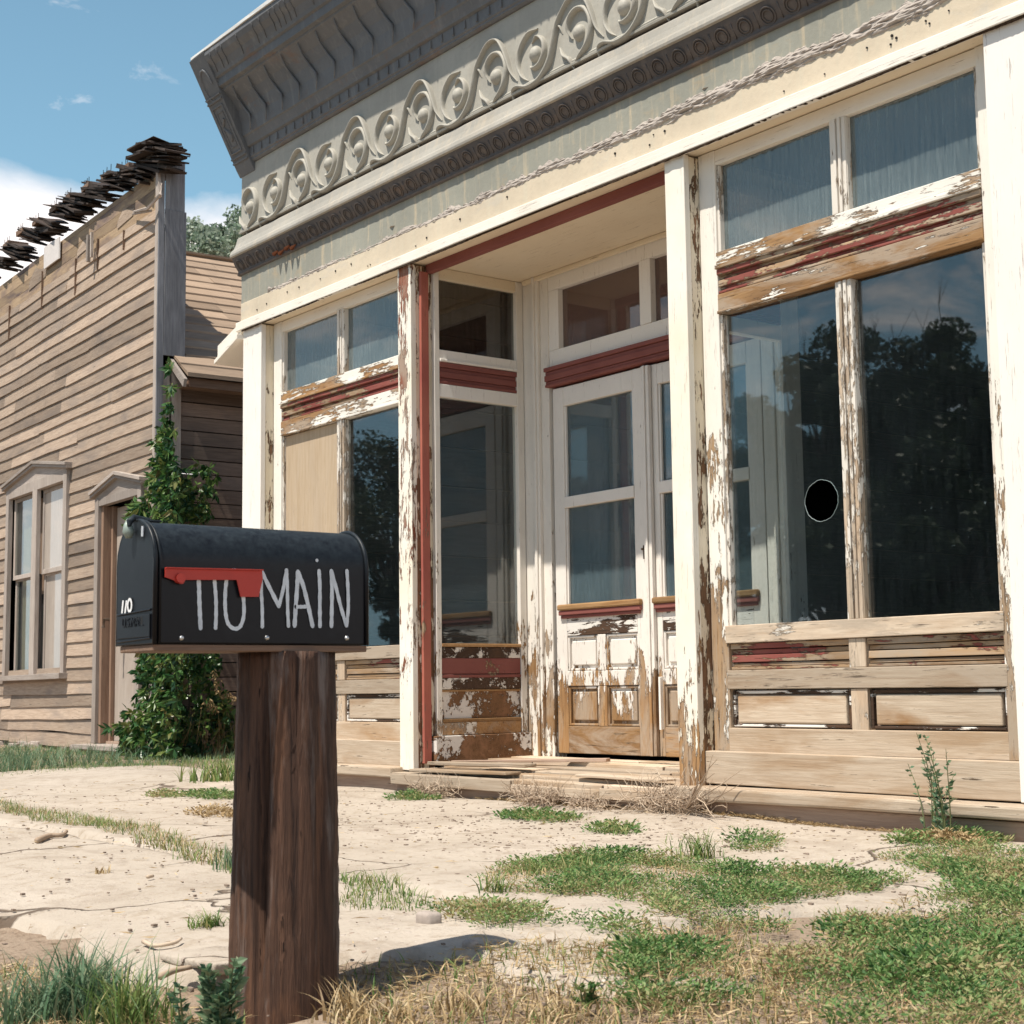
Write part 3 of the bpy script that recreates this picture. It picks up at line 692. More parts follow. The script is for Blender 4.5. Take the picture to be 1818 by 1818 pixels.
    # lower joinery
    B('sill_rail', 'chalk', root, (gl0-.01, gl1+.01, F-.012, F+.045, .748, .820), jit=.002)
    B('sill_rail', 'chalk', root, (gl0-.01, gl1+.01, F-.006, F+.045, .556, .634), jit=.002)
    for (a, b) in ((gl0, xm-.042), (xm+.042, gl1)):
        mo = MB()
        for (c, d, dy) in ((.722, .745, .004), (.700, .718, .018), (.668, .697, .010), (.650, .664, .018), (.637, .648, .008)): mo.box(a+.004, b-.004, F+dy, F+.045, c, d, jit=.0012)
        mo.build('red_moulding', 'redm', root, .002)
        pm = MB(); pm.box(a+.004, b-.004, F+.034, F+.048, .400, .554)
        pm.build('panel_recess', 'skirt', root)
        pf = MB()
        for bb in ((a+.004, a+.016, .404, .550), (b-.016, b-.004, .404, .550), (a+.018, b-.018, .538, .550), (a+.018, b-.018, .404, .414)):
            pf.box(bb[0], bb[1], F+.012, F+.033, bb[2], bb[3], jit=.001)
        pf.build('panel_bead', 'blackpeel', root, .002)
        B('panel', 'panelwood', root, (a+.030, b-.030, F+.010, F+.033, .418, .532), bev=.006)
    B('lower_mullion', 'mull', root, (xm-.04, xm+.04, F-.001, F+.045, .635, .746), (xm-.04, xm+.04, F+.001, F+.045, .372, .555), jit=.001)
    B('bottom_rail', 'bare', root, (gl0-.01, gl1+.01, F-.004, F+.045, .300, .399), jit=.0015)
    B('baseboard', 'bare', root, (x0-.03 if x0 > -8 else x0, x1+.0, F-.055, F-.006, .168, .302), jit=.003)
    return root
display_window(-8.553, -7.001, -7.755, True, False, 'left display window with plywood in one lower pane')
display_window(-4.741, -3.204, -3.961, False, True, 'right display window with a round hole in one lower pane')

# ---- recess: side windows, corner posts, doors
def side_window(x, sgn, label):
    """wall across the recess side; x = front face, sgn=+1 faces +X"""
    y0, y1 = .100, .745
    def bx_(a, b, y_0, y_1, c, d): # depth a..b measured inward from face
        p, q = x-sgn*a, x-sgn*b; return (min(p, q), max(p, q), y_0, y_1, c, d)
    root = B('side_window', 'cpost', ST, bx_(0, .05, y0+.034, y0+.068, .30, 2.87), bx_(0, .05, y1-.045, y1, .30, 2.87), bx_(.044, .054, y0+.05, y1-.02, 2.81, 2.865), bx_(.044, .054, y0+.05, y1-.02, .34, .39), jit=.001, label=label)
    ya, yb = y0+.069, y1-.046
    B('head_rail', 'cream', root, bx_(.004, .05, ya, yb, 2.808, 2.87))
    B('transom_rail', 'whitez', root, bx_(.002, .05, ya, yb, 2.348, 2.414), bx_(-.008, .001, ya, yb, 2.348, 2.362), jit=.001)
    mo = B('red_moulding', 'red', root, bx_(.000, .05, ya, yb, 2.318, 2.346), bx_(.012, .05, ya, yb, 2.296, 2.317), bx_(.004, .05, ya, yb, 2.262, 2.295), bx_(.012, .05, ya, yb, 2.244, 2.261), bx_(.002, .05, ya, yb, 2.226, 2.243), jit=.0)
    B('head_rail', 'whitez', root, bx_(.002, .05, ya, yb, 2.153, 2.225), jit=.001)
    p = MB(); p.box(*bx_(.028, .032, ya, yb, 2.415, 2.807)); p.build('transom_pane', 'g_darkt', root)
    p = MB(); p.box(*bx_(.028, .032, ya, yb, .820, 2.152)); p.build('pane', 'g_side', root)
    B('sill_rail', 'orange', root, bx_(-.006, .05, ya, yb, .800, .818), jit=.001)
    B('sill_rail', 'blackpeel', root, bx_(.004, .05, ya, yb, .742, .799), jit=.001)
    B('red_moulding', 'red', root, bx_(.006, .05, ya, yb, .655, .740), bx_(.0, .005, ya, yb, .636, .652), jit=.001)
    B('middle_rail', 'blackpeel', root, bx_(.004, .05, ya, yb, .575, .634), jit=.001)
    B('panel', 'brownpeel', root, bx_(.018, .05, ya, yb, .418, .574), bev=.004)
    B('panel_bead', 'orange', root, bx_(.006, .05, ya, yb, .562, .573), bx_(.0, .05, ya, yb, .400, .417), jit=.001)
    B('bottom_rail', 'rail2', root, bx_(.004, .05, ya, yb, .333, .399), jit=.001)
    B('baseboard', 'brownpeel', root, bx_(-.022, .05, y0+.01, y1, .190, .331), jit=.003)
    return root
side_window(-6.850, 1, 'left side window of the door recess')
side_window(mirror_x(-6.850)-.02, -1, 'right side window of the door recess')
for s, nm in ((0, 1), (1, -1)):
    xa, xb = (-6.870, -6.630) if s == 0 else (-5.030, -4.866)
    cp_ = B('corner_post', 'cpost', ST, (xa, xb, .750, .835, .20, 2.87), jit=.001)
    xm_ = (-6.725 if s == 0 else -4.935)
    B('post_bead', 'cpost', cp_, (xm_-.028, xm_+.028, .728, .749, .20, 2.87), (xm_-.010, xm_+.010, .716, .727, .20, 2.87), jit=.001)
B('recess_ceiling', 'cream', ST, (-6.98, -4.75, .133, .84, 2.872, 2.90), bev=0)
B('crown_strip', 'cream', ST, (-6.83, -4.90, .725, .75, 2.845, 2.871), bev=.006)
# transom over the doors
tr = B('door_transom', 'whitez', ST, (-6.629, -5.031, .755, .82, 2.772, 2.870), (-6.629, -5.031, .755, .82, 2.335, 2.432), (-6.629, -6.545, .755, .82, 2.433, 2.771), (-5.115, -5.031, .755, .82, 2.433, 2.771), (-5.876, -5.790, .755, .82, 2.433, 2.771), jit=.001, label='two pane transom over the doors')
for a, b in ((-6.544, -5.877), (-5.789, -5.116)):
    p = MB(); p.box(a, b, .790, .794, 2.434, 2.770); p.build('transom_pane', 'g_brown', tr)
B('red_moulding', 'red', ST, (-6.640, -5.020, .720, .80, 2.312, 2.334), (-6.640, -5.020, .734, .80, 2.292, 2.311), (-6.640, -5.020, .726, .80, 2.258, 2.291), (-6.640, -5.020, .736, .80, 2.242, 2.257), (-6.640, -5.020, .730, .80, 2.226, 2.241), bev=.003)
def door(xa, xb, label, dy=0.0):
    y = .760+dy
    def q(a, b, c, d, e=0.0, t=.045): return (a, b, y+e, y+t, c, d)
    root = B('door', 'doorwhite', ST, q(xa, xa+.088, .226, 2.214), q(xb-.092, xb, .226, 2.214), (xa+.05, xb-.05, y+.04, y+.05, 2.12, 2.20), (xa+.05, xb-.05, y+.04, y+.05, .24, .36), jit=.001, label=label)
    a, b = xa+.089, xb-.093; mx = (a+b)/2
    B('door_rail', 'doorwhite', root, q(a, b, 2.108, 2.213), q(a, b, 1.545, 1.606, -.004), jit=.001)
    for c, d in ((1.607, 2.107), (1.022, 1.544)):
        p = MB(); p.box(a, b, y+.024, y+.028, c, d); p.build('pane', 'g_door', root)
    B('glazing_bead', 'doorwhite', root, q(a, a+.012, 1.022, 1.544, .008, .022), q(b-.012, b, 1.022, 1.544, .008, .022), q(a, a+.012, 1.607, 2.107, .008, .022), q(b-.012, b, 1.607, 2.107, .008, .022), jit=.0, bev=.002)
    sl = B('sill_moulding', 'orange', root, q(a-.05, b+.05, .988, 1.020, -.030, .0-.001), bev=.008)
    B('red_moulding', 'red', root, q(a-.045, b+.045, .962, .987, -.022, -.001), q(a-.035, b+.035, .945, .961, -.014, -.001), bev=.004)
    B('door_rail', 'blackpeel', root, q(a, b, .852, 1.021), jit=.001)
    B('door_rail', 'doorwhite', root, q(a, b, .582, .662), q(mx-.032, mx+.032, .663, .851), q(mx-.032, mx+.032, .372, .581), jit=.001)
    B('door_rail', 'doorlow', root, q(a, b, .226, .371), jit=.001)
    for c, d in ((a, mx-.033), (mx+.033, b)):
        for e, f in ((.664, .850), (.373, .580)):
            B('panel', 'doorpanel', root, (c, d, y+.022, y+.040, e, f), (c+.028, d-.028, y+.010, y+.023, e+.028, f-.028), bev=.005)
            B('panel_bead', 'doorwhite', root, (c, c+.012, y+.006, y+.021, e, f), (d-.012, d, y+.006, y+.021, e, f), (c+.013, d-.013, y+.006, y+.021, f-.012, f), (c+.013, d-.013, y+.006, y+.021, e, e+.012), bev=.003)
    return root
d1 = door(-6.610, -5.862, 'left leaf of the peeling double door')
d2 = door(-5.858, -5.050, 'right leaf of the peeling double door', .004)
B('astragal', 'doorwhite', d1, (-5.862, -5.806, .736, .759, .228, 2.21), (-5.842, -5.826, .726, .735, .228, 2.21), jit=.001, bev=.003)
mb = MB(); mb.box(-5.890, -5.874, .752, .7605, 1.22, 1.29); mb.tube([(-5.882, .745, 1.27), (-5.882, .735, 1.27)], .006, 8)
M['oldbrass'] = flat('tarnished lock', (.10, .07, .05), .5, .4, .4)
mb.build('lock_plate', 'oldbrass', d1)
mb = MB(); mb.box(-5.79, -5.775, .742, .763, .36, .62, jit=.002); mb.build('loose_strip', 'whitez', d2)

# ---- floor of the recess and the sill
fl = MB()
ysl = [(-.075, .02), (.023, .155), (.158, .30), (.303, .44), (.443, .60), (.603, .745)]
for i, (a, b) in enumerate(ysl):
    cuts = sorted([-6.86, -4.87] + [random.uniform(-6.5, -5.2) for _ in range(1 if i % 2 else 2)])
    if i == 0: cuts = [-6.97, -5.92, -5.28, -4.875]
    for x0, x1 in zip(cuts[:-1], cuts[1:]):
        z0 = .150+.012*i+random.uniform(-.005, .005); fl.box(x0+.003, x1-.003, a, b, z0-.028, z0, jit=.004)
fl.build('porch_floor', 'bare', ST, .003)
B('sill_beam', 'bare', ST, (-8.70, -6.975, -.085, .06, .120, .168), jit=.006, bev=.008)
B('sill_beam', 'bare', ST, (-4.870, -2.88, -.095, .06, .110, .160), jit=.006, bev=.010)
B('edge_board', 'bare', ST, (-6.97, -5.93, -.088, -.077, .088, .140), (-5.925, -5.285, -.090, -.077, .082, .128), (-5.28, -4.88, -.092, -.077, .085, .132), jit=.004)
B('skirt_board', 'skirt', ST, (-8.72, -5.72, -.045, -.015, -.06, .118), (-5.716, -2.88, -.055, -.02, -.06, .108), jit=.004)
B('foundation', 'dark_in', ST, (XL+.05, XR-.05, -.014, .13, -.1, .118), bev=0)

# loose boards on the porch
def plank(p0, p1, w, h, label, mat='bare', tilt=0.0):
    p0 = Vector(p0); p1 = Vector(p1); d = p1-p0; L = d.length; mb = MB(); mb.box(0, L, -w/2, w/2, 0, h, jit=.005, seg=6)
    o = mb.build('loose_board', mat, None, .003); o.location = p0
    o.rotation_euler = (tilt, -math.asin(d.z/L), math.atan2(d.y, d.x)); tag(o, label, 'board', 'loose boards lying on the porch floor'); return o
plank((-6.76, .17, .190), (-5.90, .50, .208), .045, .016, 'thin dark edged strip leaning along the foot of the door panel', 'skirt')
plank((-6.82, .08, .186), (-6.05, .13, .190), .075, .018, 'pale split board lying behind the porch edge beside the left column')
plank((-5.55, .04, .168), (-4.93, -.01, .170), .085, .016, 'short curled board at the porch edge near the right column')
plank((-6.80, -.03, .158), (-6.00, -.02, .166), .10, .014, 'wide grey board curling over the porch step, left half')

# ------------------------------------------------------------------ the wooden building on the left
PHI = R(-3.0)
LB = thing('wooden_building', (-13.30, 1.5, 0), 'weathered unpainted clapboard building with ragged shingles along its false front', 'building', rz=PHI)
LBm = Matrix.Translation((-13.30, 1.5, 0)) @ Matrix.Rotation(PHI, 4, 'Z'); LBi = LBm.inverted()
def LP(u, v, y=0.0):      # pixel -> local point on the front plane
    o = LBi @ CAM; d = LBi.to_3x3() @ ray(u, v); return o + d*((y-o.y)/d.y)
def lb(name, mat, *boxes, parent=None, bev=.003, jit=0.0, **k):
    mb = MB()
    for b in boxes: mb.box(*b, jit=jit)
    return mb.build(name, mat, parent or LB, bev, local=True, **k)
TOP = LP(287, 297).z; ZB = .06
W0 = -7.2
# openings on the front: (x0,x1,z0,z1)
wl, wr = LP(16, 1000).x, LP(124, 1000).x; wz0 = LP(70, 1197).z; wz1 = LP(40, 868).z
dl, dr = LP(176, 1000).x, LP(258, 1000).x; dz1 = LP(215, 876).z
opens = [(wl, wr, wz0, wz1), (dl, dr, -.1, dz1)]
sd = MB(); e = .131; z = ZB; k = 0
ztop_board = TOP-.42
while z < ztop_board:
    segs = [(W0, -.012)]
    for (a, b, c, d) in opens:
        ns = []
        for s0, s1 in segs:
            if z+e*.5 > c and z+e*.3 < d and a < s1 and b > s0:
                if a > s0: ns.append((s0, a-.002))
                if b < s1: ns.append((b+.002, s1))
            else: ns.append((s0, s1))
        segs = ns
    for s0, s1 in segs:
        c = [s0]; 
        while s1-c[-1] > 3.4: c.append(c[-1]+random.uniform(1.6, 3.0))
        c.append(s1)
        for a, b in zip(c[:-1], c[1:]):
            n = max(2, int((b-a)/.22)); vs = []; ph = random.uniform(0, 6); sag = random.uniform(-.006, .006)
            amp = .005 if z > .5 else .012
            low = random.uniform(-.012, -.006)
            for q in range(n+1):
                x = a+(b-a)*q/n; w_ = amp*math.sin(x*1.1+ph)+sag*math.sin(x*3+ph*2)+random.uniform(-.0015, .0015)
                zz = z + w_; o_ = -.030-low-random.uniform(0, .003)
                vs += [(x, o_, zz), (x, -.006, zz+e+.012), (x, .012, zz+e+.012), (x, .0, zz)]
            fs = [(0, 1, 2, 3), tuple(4*n+i for i in (3, 2, 1, 0))]
            for q in range(n):
                for i in range(4): j = (i+1) % 4; fs.append((4*q+i, 4*q+4+i, 4*q+4+j, 4*q+j))
            sd.add(vs, fs)
    z += e; k += 1
sd.build('siding', 'siding', LB, local=True)
# exposed sheathing above, torn edge pieces
sh = MB(); z = ztop_board+.02
while z < TOP-.01:
    h = min(.115, TOP-z); sh.box(W0, -.03, -.012, .008, z, z+h-.004, jit=.001, seg=30); z += .115
sh.build('sheathing', 'sheath', LB, local=True)
tr_ = MB()
for x in np.cumsum(rng.uniform(.5, 1.3, 7))-5.7:
    if x > -.2: break
    zt = ztop_board+random.uniform(.0, .30); 
    tr_ = MB(); tr_.box(x, x+.005, -.036, -.012, zt-random.uniform(.2, .5), zt, jit=.002); tr_.build('nail_streak', 'cutend', LB, local=True)
for a in [(-1.15, .42, .16), (-2.35, .5, .13), (-4.0, .6, .2)]:
    x, w_, h = a; zb = ztop_board+.10; tp = MB()
    tp.add([(x, -.020, zb), (x+w_, -.018, zb+.03), (x+w_*1.05, -.016, zb+h*.6), (x+w_*.7, -.022, zb+h*.8), (x+w_*.4, -.016, zb+h*1.1), (x+.02, -.02, zb+h*.5)], [(0, 1, 2, 3, 4, 5)])
    tp.build('torn_paper', 'siding', LB, local=True)
a = LP(85, 470); b = LP(118, 425)
tp = MB(); tp.box(a.x, b.x-.1, -.045, -.034, a.z-.06, b.z+.05, jit=.006, seg=4)
M['palepaper'] = flat('pale paper', (.66, .62, .60), .9, .1, 0, .2); tp.build('pale_patch', 'palepaper', LB, local=True)
# splinters hanging near the corner
sp = MB(); c = LP(172, 440); sp.box(c.x-.03, c.x+.01, -.10, -.07, c.z-.16, c.z+.12, jit=.006, seg=3); sp.build('splinter', 'trim', LB, local=True); sp = MB(); sp.box(c.x+.025, c.x+.055, -.085, -.06, c.z-.12, c.z+.14, jit=.006, seg=3)
sp.build('splinter', 'trim', LB, local=True); sp = MB()
c = LP(265, 365)
sp.tube([LP(238, 376, -.06), LP(262, 370, -.12), LP(285, 345, -.08), LP(287, 325, -.04)], [.012, .018, .016, .008], 5)
sp.tube([LP(236, 380, -.05), LP(268, 374, -.09)], [.012, .014], 5); sp.tube([LP(281, 300, -.05), LP(284, 350, -.05)], [.02, .02], 4)
sp.build('splinter', 'trim', LB, local=True)
# corner trim and end boards
lb('corner_trim', 'trim', (-.055, .012, -.052, -.034, .15, TOP+.02), jit=.003)
lb('end_board', 'greyz', (.013, .030, -.050, .012, .15, TOP+.05), (.013, .034, .016, .225, 3.70, TOP-.42), (.013, .030, .018, .21, TOP-.42, TOP+.06), jit=.003)
lb('end_board', 'trim', (.008, .024, .016, .20, .12, 3.60), jit=.004)
# building body behind
bw = MB(); z = .05
while z < 3.5:
    bw.box(-.02+random.uniform(-.004, .0), .004, .20, 9.0, z, z+.125, jit=.002, seg=20); z += .135
bw.build('side_wall', 'sidewall', LB, local=True)
lb('inner_wall', 'dark_in', (W0, -.03, .165, .195, .0, TOP-.5), (W0, -.03, 8.9, 9.0, 0, 3.4), (W0-.04, W0, 0.02, 9.0, 0, 3.4), (-.06, -.022, .35, 8.8, 0, 3.4), bev=0)
# gable roof behind the false front (ridge runs back)
rf = MB(); rxr, rz0 = -2.45, 3.46; slope = .70; ex = .36
nC = 16; L = (ex-rxr)
for side in (1, -1):
    for i in range(nC):
        xa = ex - L*i/nC; xb = ex - L*(i+1)/nC - .05; za = rz0+(ex-xa)*slope; zb = rz0+(ex-xb)*slope
        y = .12 if i < 2 else .24
        while y < 9.2:
            w_ = random.uniform(.8, 1.3); dz = random.uniform(0, .010)
            x1_, x2_ = (xa, xb) if side == 1 else (2*rxr-xa, 2*rxr-xb)
            t0 = .030+dz
            vs = [(x1_, y, za+t0), (x1_, y+w_-.004, za+t0), (x2_, y+w_-.004, zb+.012), (x2_, y, zb+.012), (x1_, y, za-.004), (x1_, y+w_-.004, za-.004), (x2_, y+w_-.004, zb-.01), (x2_, y, zb-.01)]
            rf.add(vs, [(0, 1, 2, 3), (7, 6, 5, 4), (0, 4, 5, 1), (1, 5, 6, 2), (2, 6, 7, 3), (3, 7, 4, 0)]); y += w_
rf.build('roof', 'shingle', LB, local=True)
mb = MB(); mb.box(-.02, .30, .17, 9.1, 3.40, 3.44); mb.box(.28, .31, .15, 9.1, 3.37, 3.455); mb.build('eave_soffit', 'cutend', LB, local=True)
mb = MB(); mb.prism([(.36, 3.43), (.02, 3.68), (.02, 3.60), (.33, 3.36)], .085, .115, 1, axis=1); mb.build('barge_board', 'trimx', LB, local=True)
# ragged shake cap along the top
cap = MB(); st_ = MB(); nl = MB()
steps = [(300, 258, 1), (262, 283, 0), (228, 297, 0), (190, 318, 0), (156, 338, 0), (130, 358, 0), (97, 382, 0), (68, 400, 0), (42, 424, 0), (12, 450, 0), (-25, 470, 0), (-60, 500, 0), (-100, 520, 0)]
for (u, v, kind) in steps:
    c = LP(u, v); x = c.x; zc = c.z
    for q in range(9):
        ww = random.uniform(.48, .86); xx = x-.16+random.uniform(-.15, .15); zz = zc-.045-q*.014+random.uniform(-.012, .012)
        rot = Matrix.Translation((xx, -.02, zz)) @ Matrix.Rotation(R(random.uniform(10, 24)), 4, 'Y') @ Matrix.Rotation(R(random.uniform(-8, 8)), 4, 'X') @ Matrix.Rotation(R(random.uniform(-7, 7)), 4, 'Z')
        cap.box(-ww*.5, ww*.5, -.07-random.uniform(-.03, .05), .13, 0, random.uniform(.012, .022), jit=.009, seg=5, rot=rot)
    # outlooker block and nails
    st_ = MB(); st_.box(x-.50, x-.26, -.10, .14, zc-.02, zc+.03, jit=.008, seg=2); st_.build('outlooker', 'cutend', LB, local=True)
    for q in range(3):
        nx = x-.48+q*.09+random.uniform(-.03, .03); nl.tube([(nx, -.08, zc+.03), (nx+random.uniform(-.01, .01), -.08, zc+.10)], .0035, 4)
c = LP(280, 268); st_ = MB()
rot = Matrix.Translation((c.x, -.02, c.z-.02)) @ Matrix.Rotation(R(6), 4, 'Y')

for q in range(6):
    r2 = rot @ Matrix.Rotation(R(random.uniform(-12, 14)), 4, 'Y') @ Matrix.Rotation(R(random.uniform(-10, 10)), 4, 'X') @ Matrix.Rotation(R(random.uniform(-14, 14)), 4, 'Z')
    cap.box(-.26, .24, -.13-random.uniform(0, .06), +.20, .07-.024*q, .09-.024*q, jit=.012, seg=5, rot=r2)
st_.box(c.x-.30, c.x+.10, -.09, .15, c.z-.10, c.z-.03, jit=.010, seg=3)
co2 = cap.build('shingle_cap', 'shake', LB, local=True); st_.build('outlooker', 'cutend', LB, local=True); nl.build('nail', 'dark_in', co2, local=True) if False else None
nlo = nl.build('nail', 'dark_in', LB, local=True)
mb = MB(); mb.box(W0, -.1, .05, .16, TOP-.02, TOP+.0, jit=.004, seg=12); mb.build('top_plate', 'cutend', LB, local=True)
# window
wroot = lb('window', 'trim', (wl-.0, wl+.10, -.052, -.0, wz0, wz1+.02), (wr-.11, wr, -.052, 0, wz0, wz1+.02), ((wl+wr)/2-.09, (wl+wr)/2+.07, -.050, 0, wz0, wz1+.02), (wl+.101, wr-.111, -.048, .02, wz1-.09, wz1+.02), jit=.002, label='double sash window with a peaked head')
lb('window_sill', 'trimx', (wl-.06, wr+.04, -.11, -.0, wz0-.06, wz0-.002), parent=wroot, jit=.003)
mxw = (wl+wr)/2-.01; mid = LP(70, 1020).z
pt = MB(); pt.prism([(wl-.02, wz1+.02), (wr+.02, wz1+.02), (wr+.02, wz1+.05), (mxw, wz1+.20), (wl-.02, wz1+.05)], -.045, -.0, 1, axis=1); pt.build('pediment', 'trimx', wroot, .002, local=True)
def gable_cap(a, b, z0, zp, parent):
    g_ = MB(); mxx = (a+b)/2
    for (p, q) in (((a-.05, z0), (mxx, zp)), ((mxx, zp), (b+.05, z0))):
        g_.prism([(p[0], p[1]), (q[0], q[1]), (q[0], q[1]+.035), (p[0], p[1]+.035)], -.10, -.0, 1, axis=1)
        g_.prism([(p[0]+.0, p[1]-.03), (q[0], q[1]-.03), (q[0], q[1]-.001), (p[0], p[1]-.001)], -.085, -.0, 1, axis=1)
    g_.build('pediment_cap', 'trimx', parent, .003, local=True)
gable_cap(wl-.02, wr+.02, wz1+.05, wz1+.205, wroot)
for i, (a, b) in enumerate(((wl+.101, mxw-.081), (mxw+.081, wr-.112))):
    for j, (c, d, yy) in enumerate(((mid, wz1-.091, .02), (wz0+.001, mid+.02, .05))):
        s_ = lb('sash', 'trim', (a, a+.05, yy, yy+.03, c, d), (b-.05, b, yy, yy+.03, c, d), (a+.051, b-.051, yy, yy+.03, c, c+.05), (a+.051, b-.051, yy, yy+.03, d-.04, d), parent=wroot, jit=.001)
        p = MB(); p.box(a+.05, b-.05, yy+.012, yy+.015, c+.05, d-.04)
        if i == 0:
            p.build('pane', 'g_side', s_, local=True)
        else: p.build('pane', 'g_pale', s_, local=True)
M['curt'] = flat('yellowed curtain', (.34, .30, .19), .9, .1, 0, .3, 20)
lw = (mxw-.081)-(wl+.101)
cu = MB(); cu.box(wl+.15, wl+.101+lw*.58, .12, .13, wz0+.05, wz1-.12, seg=8, jit=.006); cu.build('curtain', 'curt', wroot, local=True)
cu = MB(); cu.box(wl+.101+lw*.60, mxw-.1, .16, .18, wz0+.9, wz1-.12, seg=8, jit=.003); cu.build('inner_board', 'ochre', wroot, local=True)
# door
droot = lb('door_frame', 'trim', (dl, dl+.10, -.055, 0, .10, dz1), (dr-.09, dr, -.055, 0, .10, dz1), (dl+.101, dr-.091, -.05, .02, dz1-.08, dz1), jit=.002, label='narrow doorway with a peaked head, half hidden by the vine')
pt = MB(); pt.prism([(dl-.02, dz1), (dr+.02, dz1), (dr+.02, dz1+.04), ((dl+dr)/2, dz1+.17), (dl-.02, dz1+.05)], -.045, 0, 1, axis=1); pt.build('pediment', 'trimx', droot, .002, local=True)
gable_cap(dl-.02, dr+.02, dz1+.04, dz1+.175, droot)
lb('jamb', 'ochre', (dl+.101, dl+.16, -.02, .16, .10, dz1-.081), (dl+.165, dl+.21, .06, .16, .10, dz1-.081), parent=droot, jit=.001)
dd = lb('door', 'paledoor', (dl+.22, dr-.10, .10, .14, .12, dz1-.10), parent=droot)
lb('door_sill', 'trimx', (dl-.03, dr+.10, -.24, .10, .055, .098), parent=droot, jit=.004)
mb = MB(); c = LP(194, 1100, -.06); mb.tube([c, c+Vector((0, -.05, 0)), c+Vector((.0, -.06, -.08))], .018, 6); mb.build('door_latch', 'oldbrass', droot, local=True)
lb('step_block', 'skirt', (dl+.05, dr-.0, -.20, .0, -.1, .05), parent=droot, jit=.004)
# rubble footing
fm = MB()
for i in range(46):
    x = random.uniform(W0, dl-.1); y = random.uniform(-.07, .06); z = random.uniform(-.06, .04); s = random.uniform(.05, .12)
    fm.box(x-s*1.4, x+s*1.4, y-s*.7, y+s*.7, z-s*.4, z+s*.45, jit=.018, seg=2)
M['stone'] = flat('rubble stone', (.40, .34, .30), .95, .1, 0, .5, 20, .01)
fm.build('footing', 'stone', LB, .012, local=True)
lb('footing_backing', 'skirt', (W0, -.02, .04, .09, -.1, .12), bev=0)  # plain brown strip behind the rubble stones

# ------------------------------------------------------------------ plants
def leaf_quads(mb, c, d, size, width, r):
    d = d.normalized(); s = d.cross(Vector((random.uniform(-1, 1), random.uniform(-1, 1), random.uniform(-1, 1)))).normalized()
    n = d.cross(s); a = c+d*size*.5+s*width*.5+n*size*.06; b = c+d*size*.5-s*width*.5+n*size*.06
    k = len(mb.v); mb.v += [tuple(c), tuple(a), tuple(c+d*size), tuple(b)]; mb.f.append((k, k+1, k+2, k+3)); mb.r.append(r)
def blade(mb, p, h, lean, w, r, seg=3):
    th = random.uniform(0, 6.283); dx, dy = math.cos(th)*lean, math.sin(th)*lean; sx_, sy_ = -math.sin(th+random.uniform(-1, 1)), math.cos(th+random.uniform(-1, 1))
    k = len(mb.v)
    for i in range(seg+1):
        t = i/seg; ww = w*(1-t)**.7*.5 if i < seg else 0; x = p[0]+dx*t*t*h; y = p[1]+dy*t*t*h; z = p[2]+h*t*(1-.35*lean*t)
        if i < seg: mb.v += [(x-sx_*ww, y-sy_*ww, z), (x+sx_*ww, y+sy_*ww, z)]
        else: mb.v.append((x, y, z))
    for i in range(seg-1): a = k+2*i; mb.f.append((a, a+1, a+3, a+2)); mb.r.append(r)
    a = k+2*(seg-1); mb.f.append((a, a+1, a+2)); mb.r.append(r)
def inpoly(x, y, P):
    c = False; j = len(P)-1
    for i in range(len(P)):
        if (P[i][1] > y) != (P[j][1] > y) and x < (P[j][0]-P[i][0])*(y-P[i][1])/(P[j][1]-P[i][1])+P[i][0]: c = not c
        j = i
    return c
def sample(poly, dens, ragged=.0):
    W = [PZ(u, v, 0) for u, v in poly]; P = [(w.x, w.y) for w in W]
    xs_ = [p[0] for p in P]; ys_ = [p[1] for p in P]; A = (max(xs_)-min(xs_))*(max(ys_)-min(ys_)); out = []
    for _ in range(int(A*dens)):
        x = random.uniform(min(xs_), max(xs_)); y = random.uniform(min(ys_), max(ys_))
        if inpoly(x+.05*hn(x, y, 9), y+.05*hn(y, x, 8), P): out.append((x, y))
    return out
def gtop(x, y): return gz(x, y)+(.006 if slab_mask(x, y) > 0 else -.012)
def mat_weed(mb, x, y, s=1.0, gr=0.0):
    z = gtop(x, y); rr = random.random()
    for _ in range(random.randint(12, 20)):
        a = random.uniform(0, 6.28); q = random.uniform(0, .042)*s; hh = random.uniform(.002, .034)*s
        leaf_quads(mb, Vector((x+math.cos(a)*q, y+math.sin(a)*q, z+hh)), Vector((math.cos(a), math.sin(a), random.uniform(-.1, 1.1))), random.uniform(.007, .016)*s, random.uniform(.003, .006)*s, min(1, max(0, rr*.6+random.random()*.4+gr)))
def stuff_patch(name, label, polys, dens, kind, mat):
    mb = MB()
    for pl in polys:
        for (x, y) in sample(pl, dens):
            if kind == 'mat':
                dn_ = mn.noise(Vector((x*3.2, y*3.2, 1)))+.5*mn.noise(Vector((x*9, y*9, 4)))
                if dn_ > random.uniform(-.55, .12): mat_weed(mb, x, y, .70+.8*max(0, dn_+.2)+random.random()*.25, max(-.2, min(.5, mn.noise(Vector((x*5, y*5, 9)))*.9)))
            elif kind == 'grass':
                z = gtop(x, y); blade(mb, (x, y, z), random.uniform(.012, .055), random.uniform(.2, 1.3), random.uniform(.002, .0045), random.random())
            elif kind == 'straw':
                z = gtop(x, y)
                if random.random() < .5: blade(mb, (x, y, z), random.uniform(.012, .055), random.uniform(.4, 1.6), random.uniform(.0015, .004), random.random())
                else:
                    a = random.uniform(0, 6.28); leaf_quads(mb, Vector((x, y, z+random.uniform(.0, .012))), Vector((math.cos(a), math.sin(a), random.uniform(-.1, .3))), random.uniform(.02, .06), random.uniform(.0015, .004), random.random())
    o = mb.build(name, mat); tag(o, label, 'weeds' if kind == 'mat' else 'grass', kind='stuff'); return o
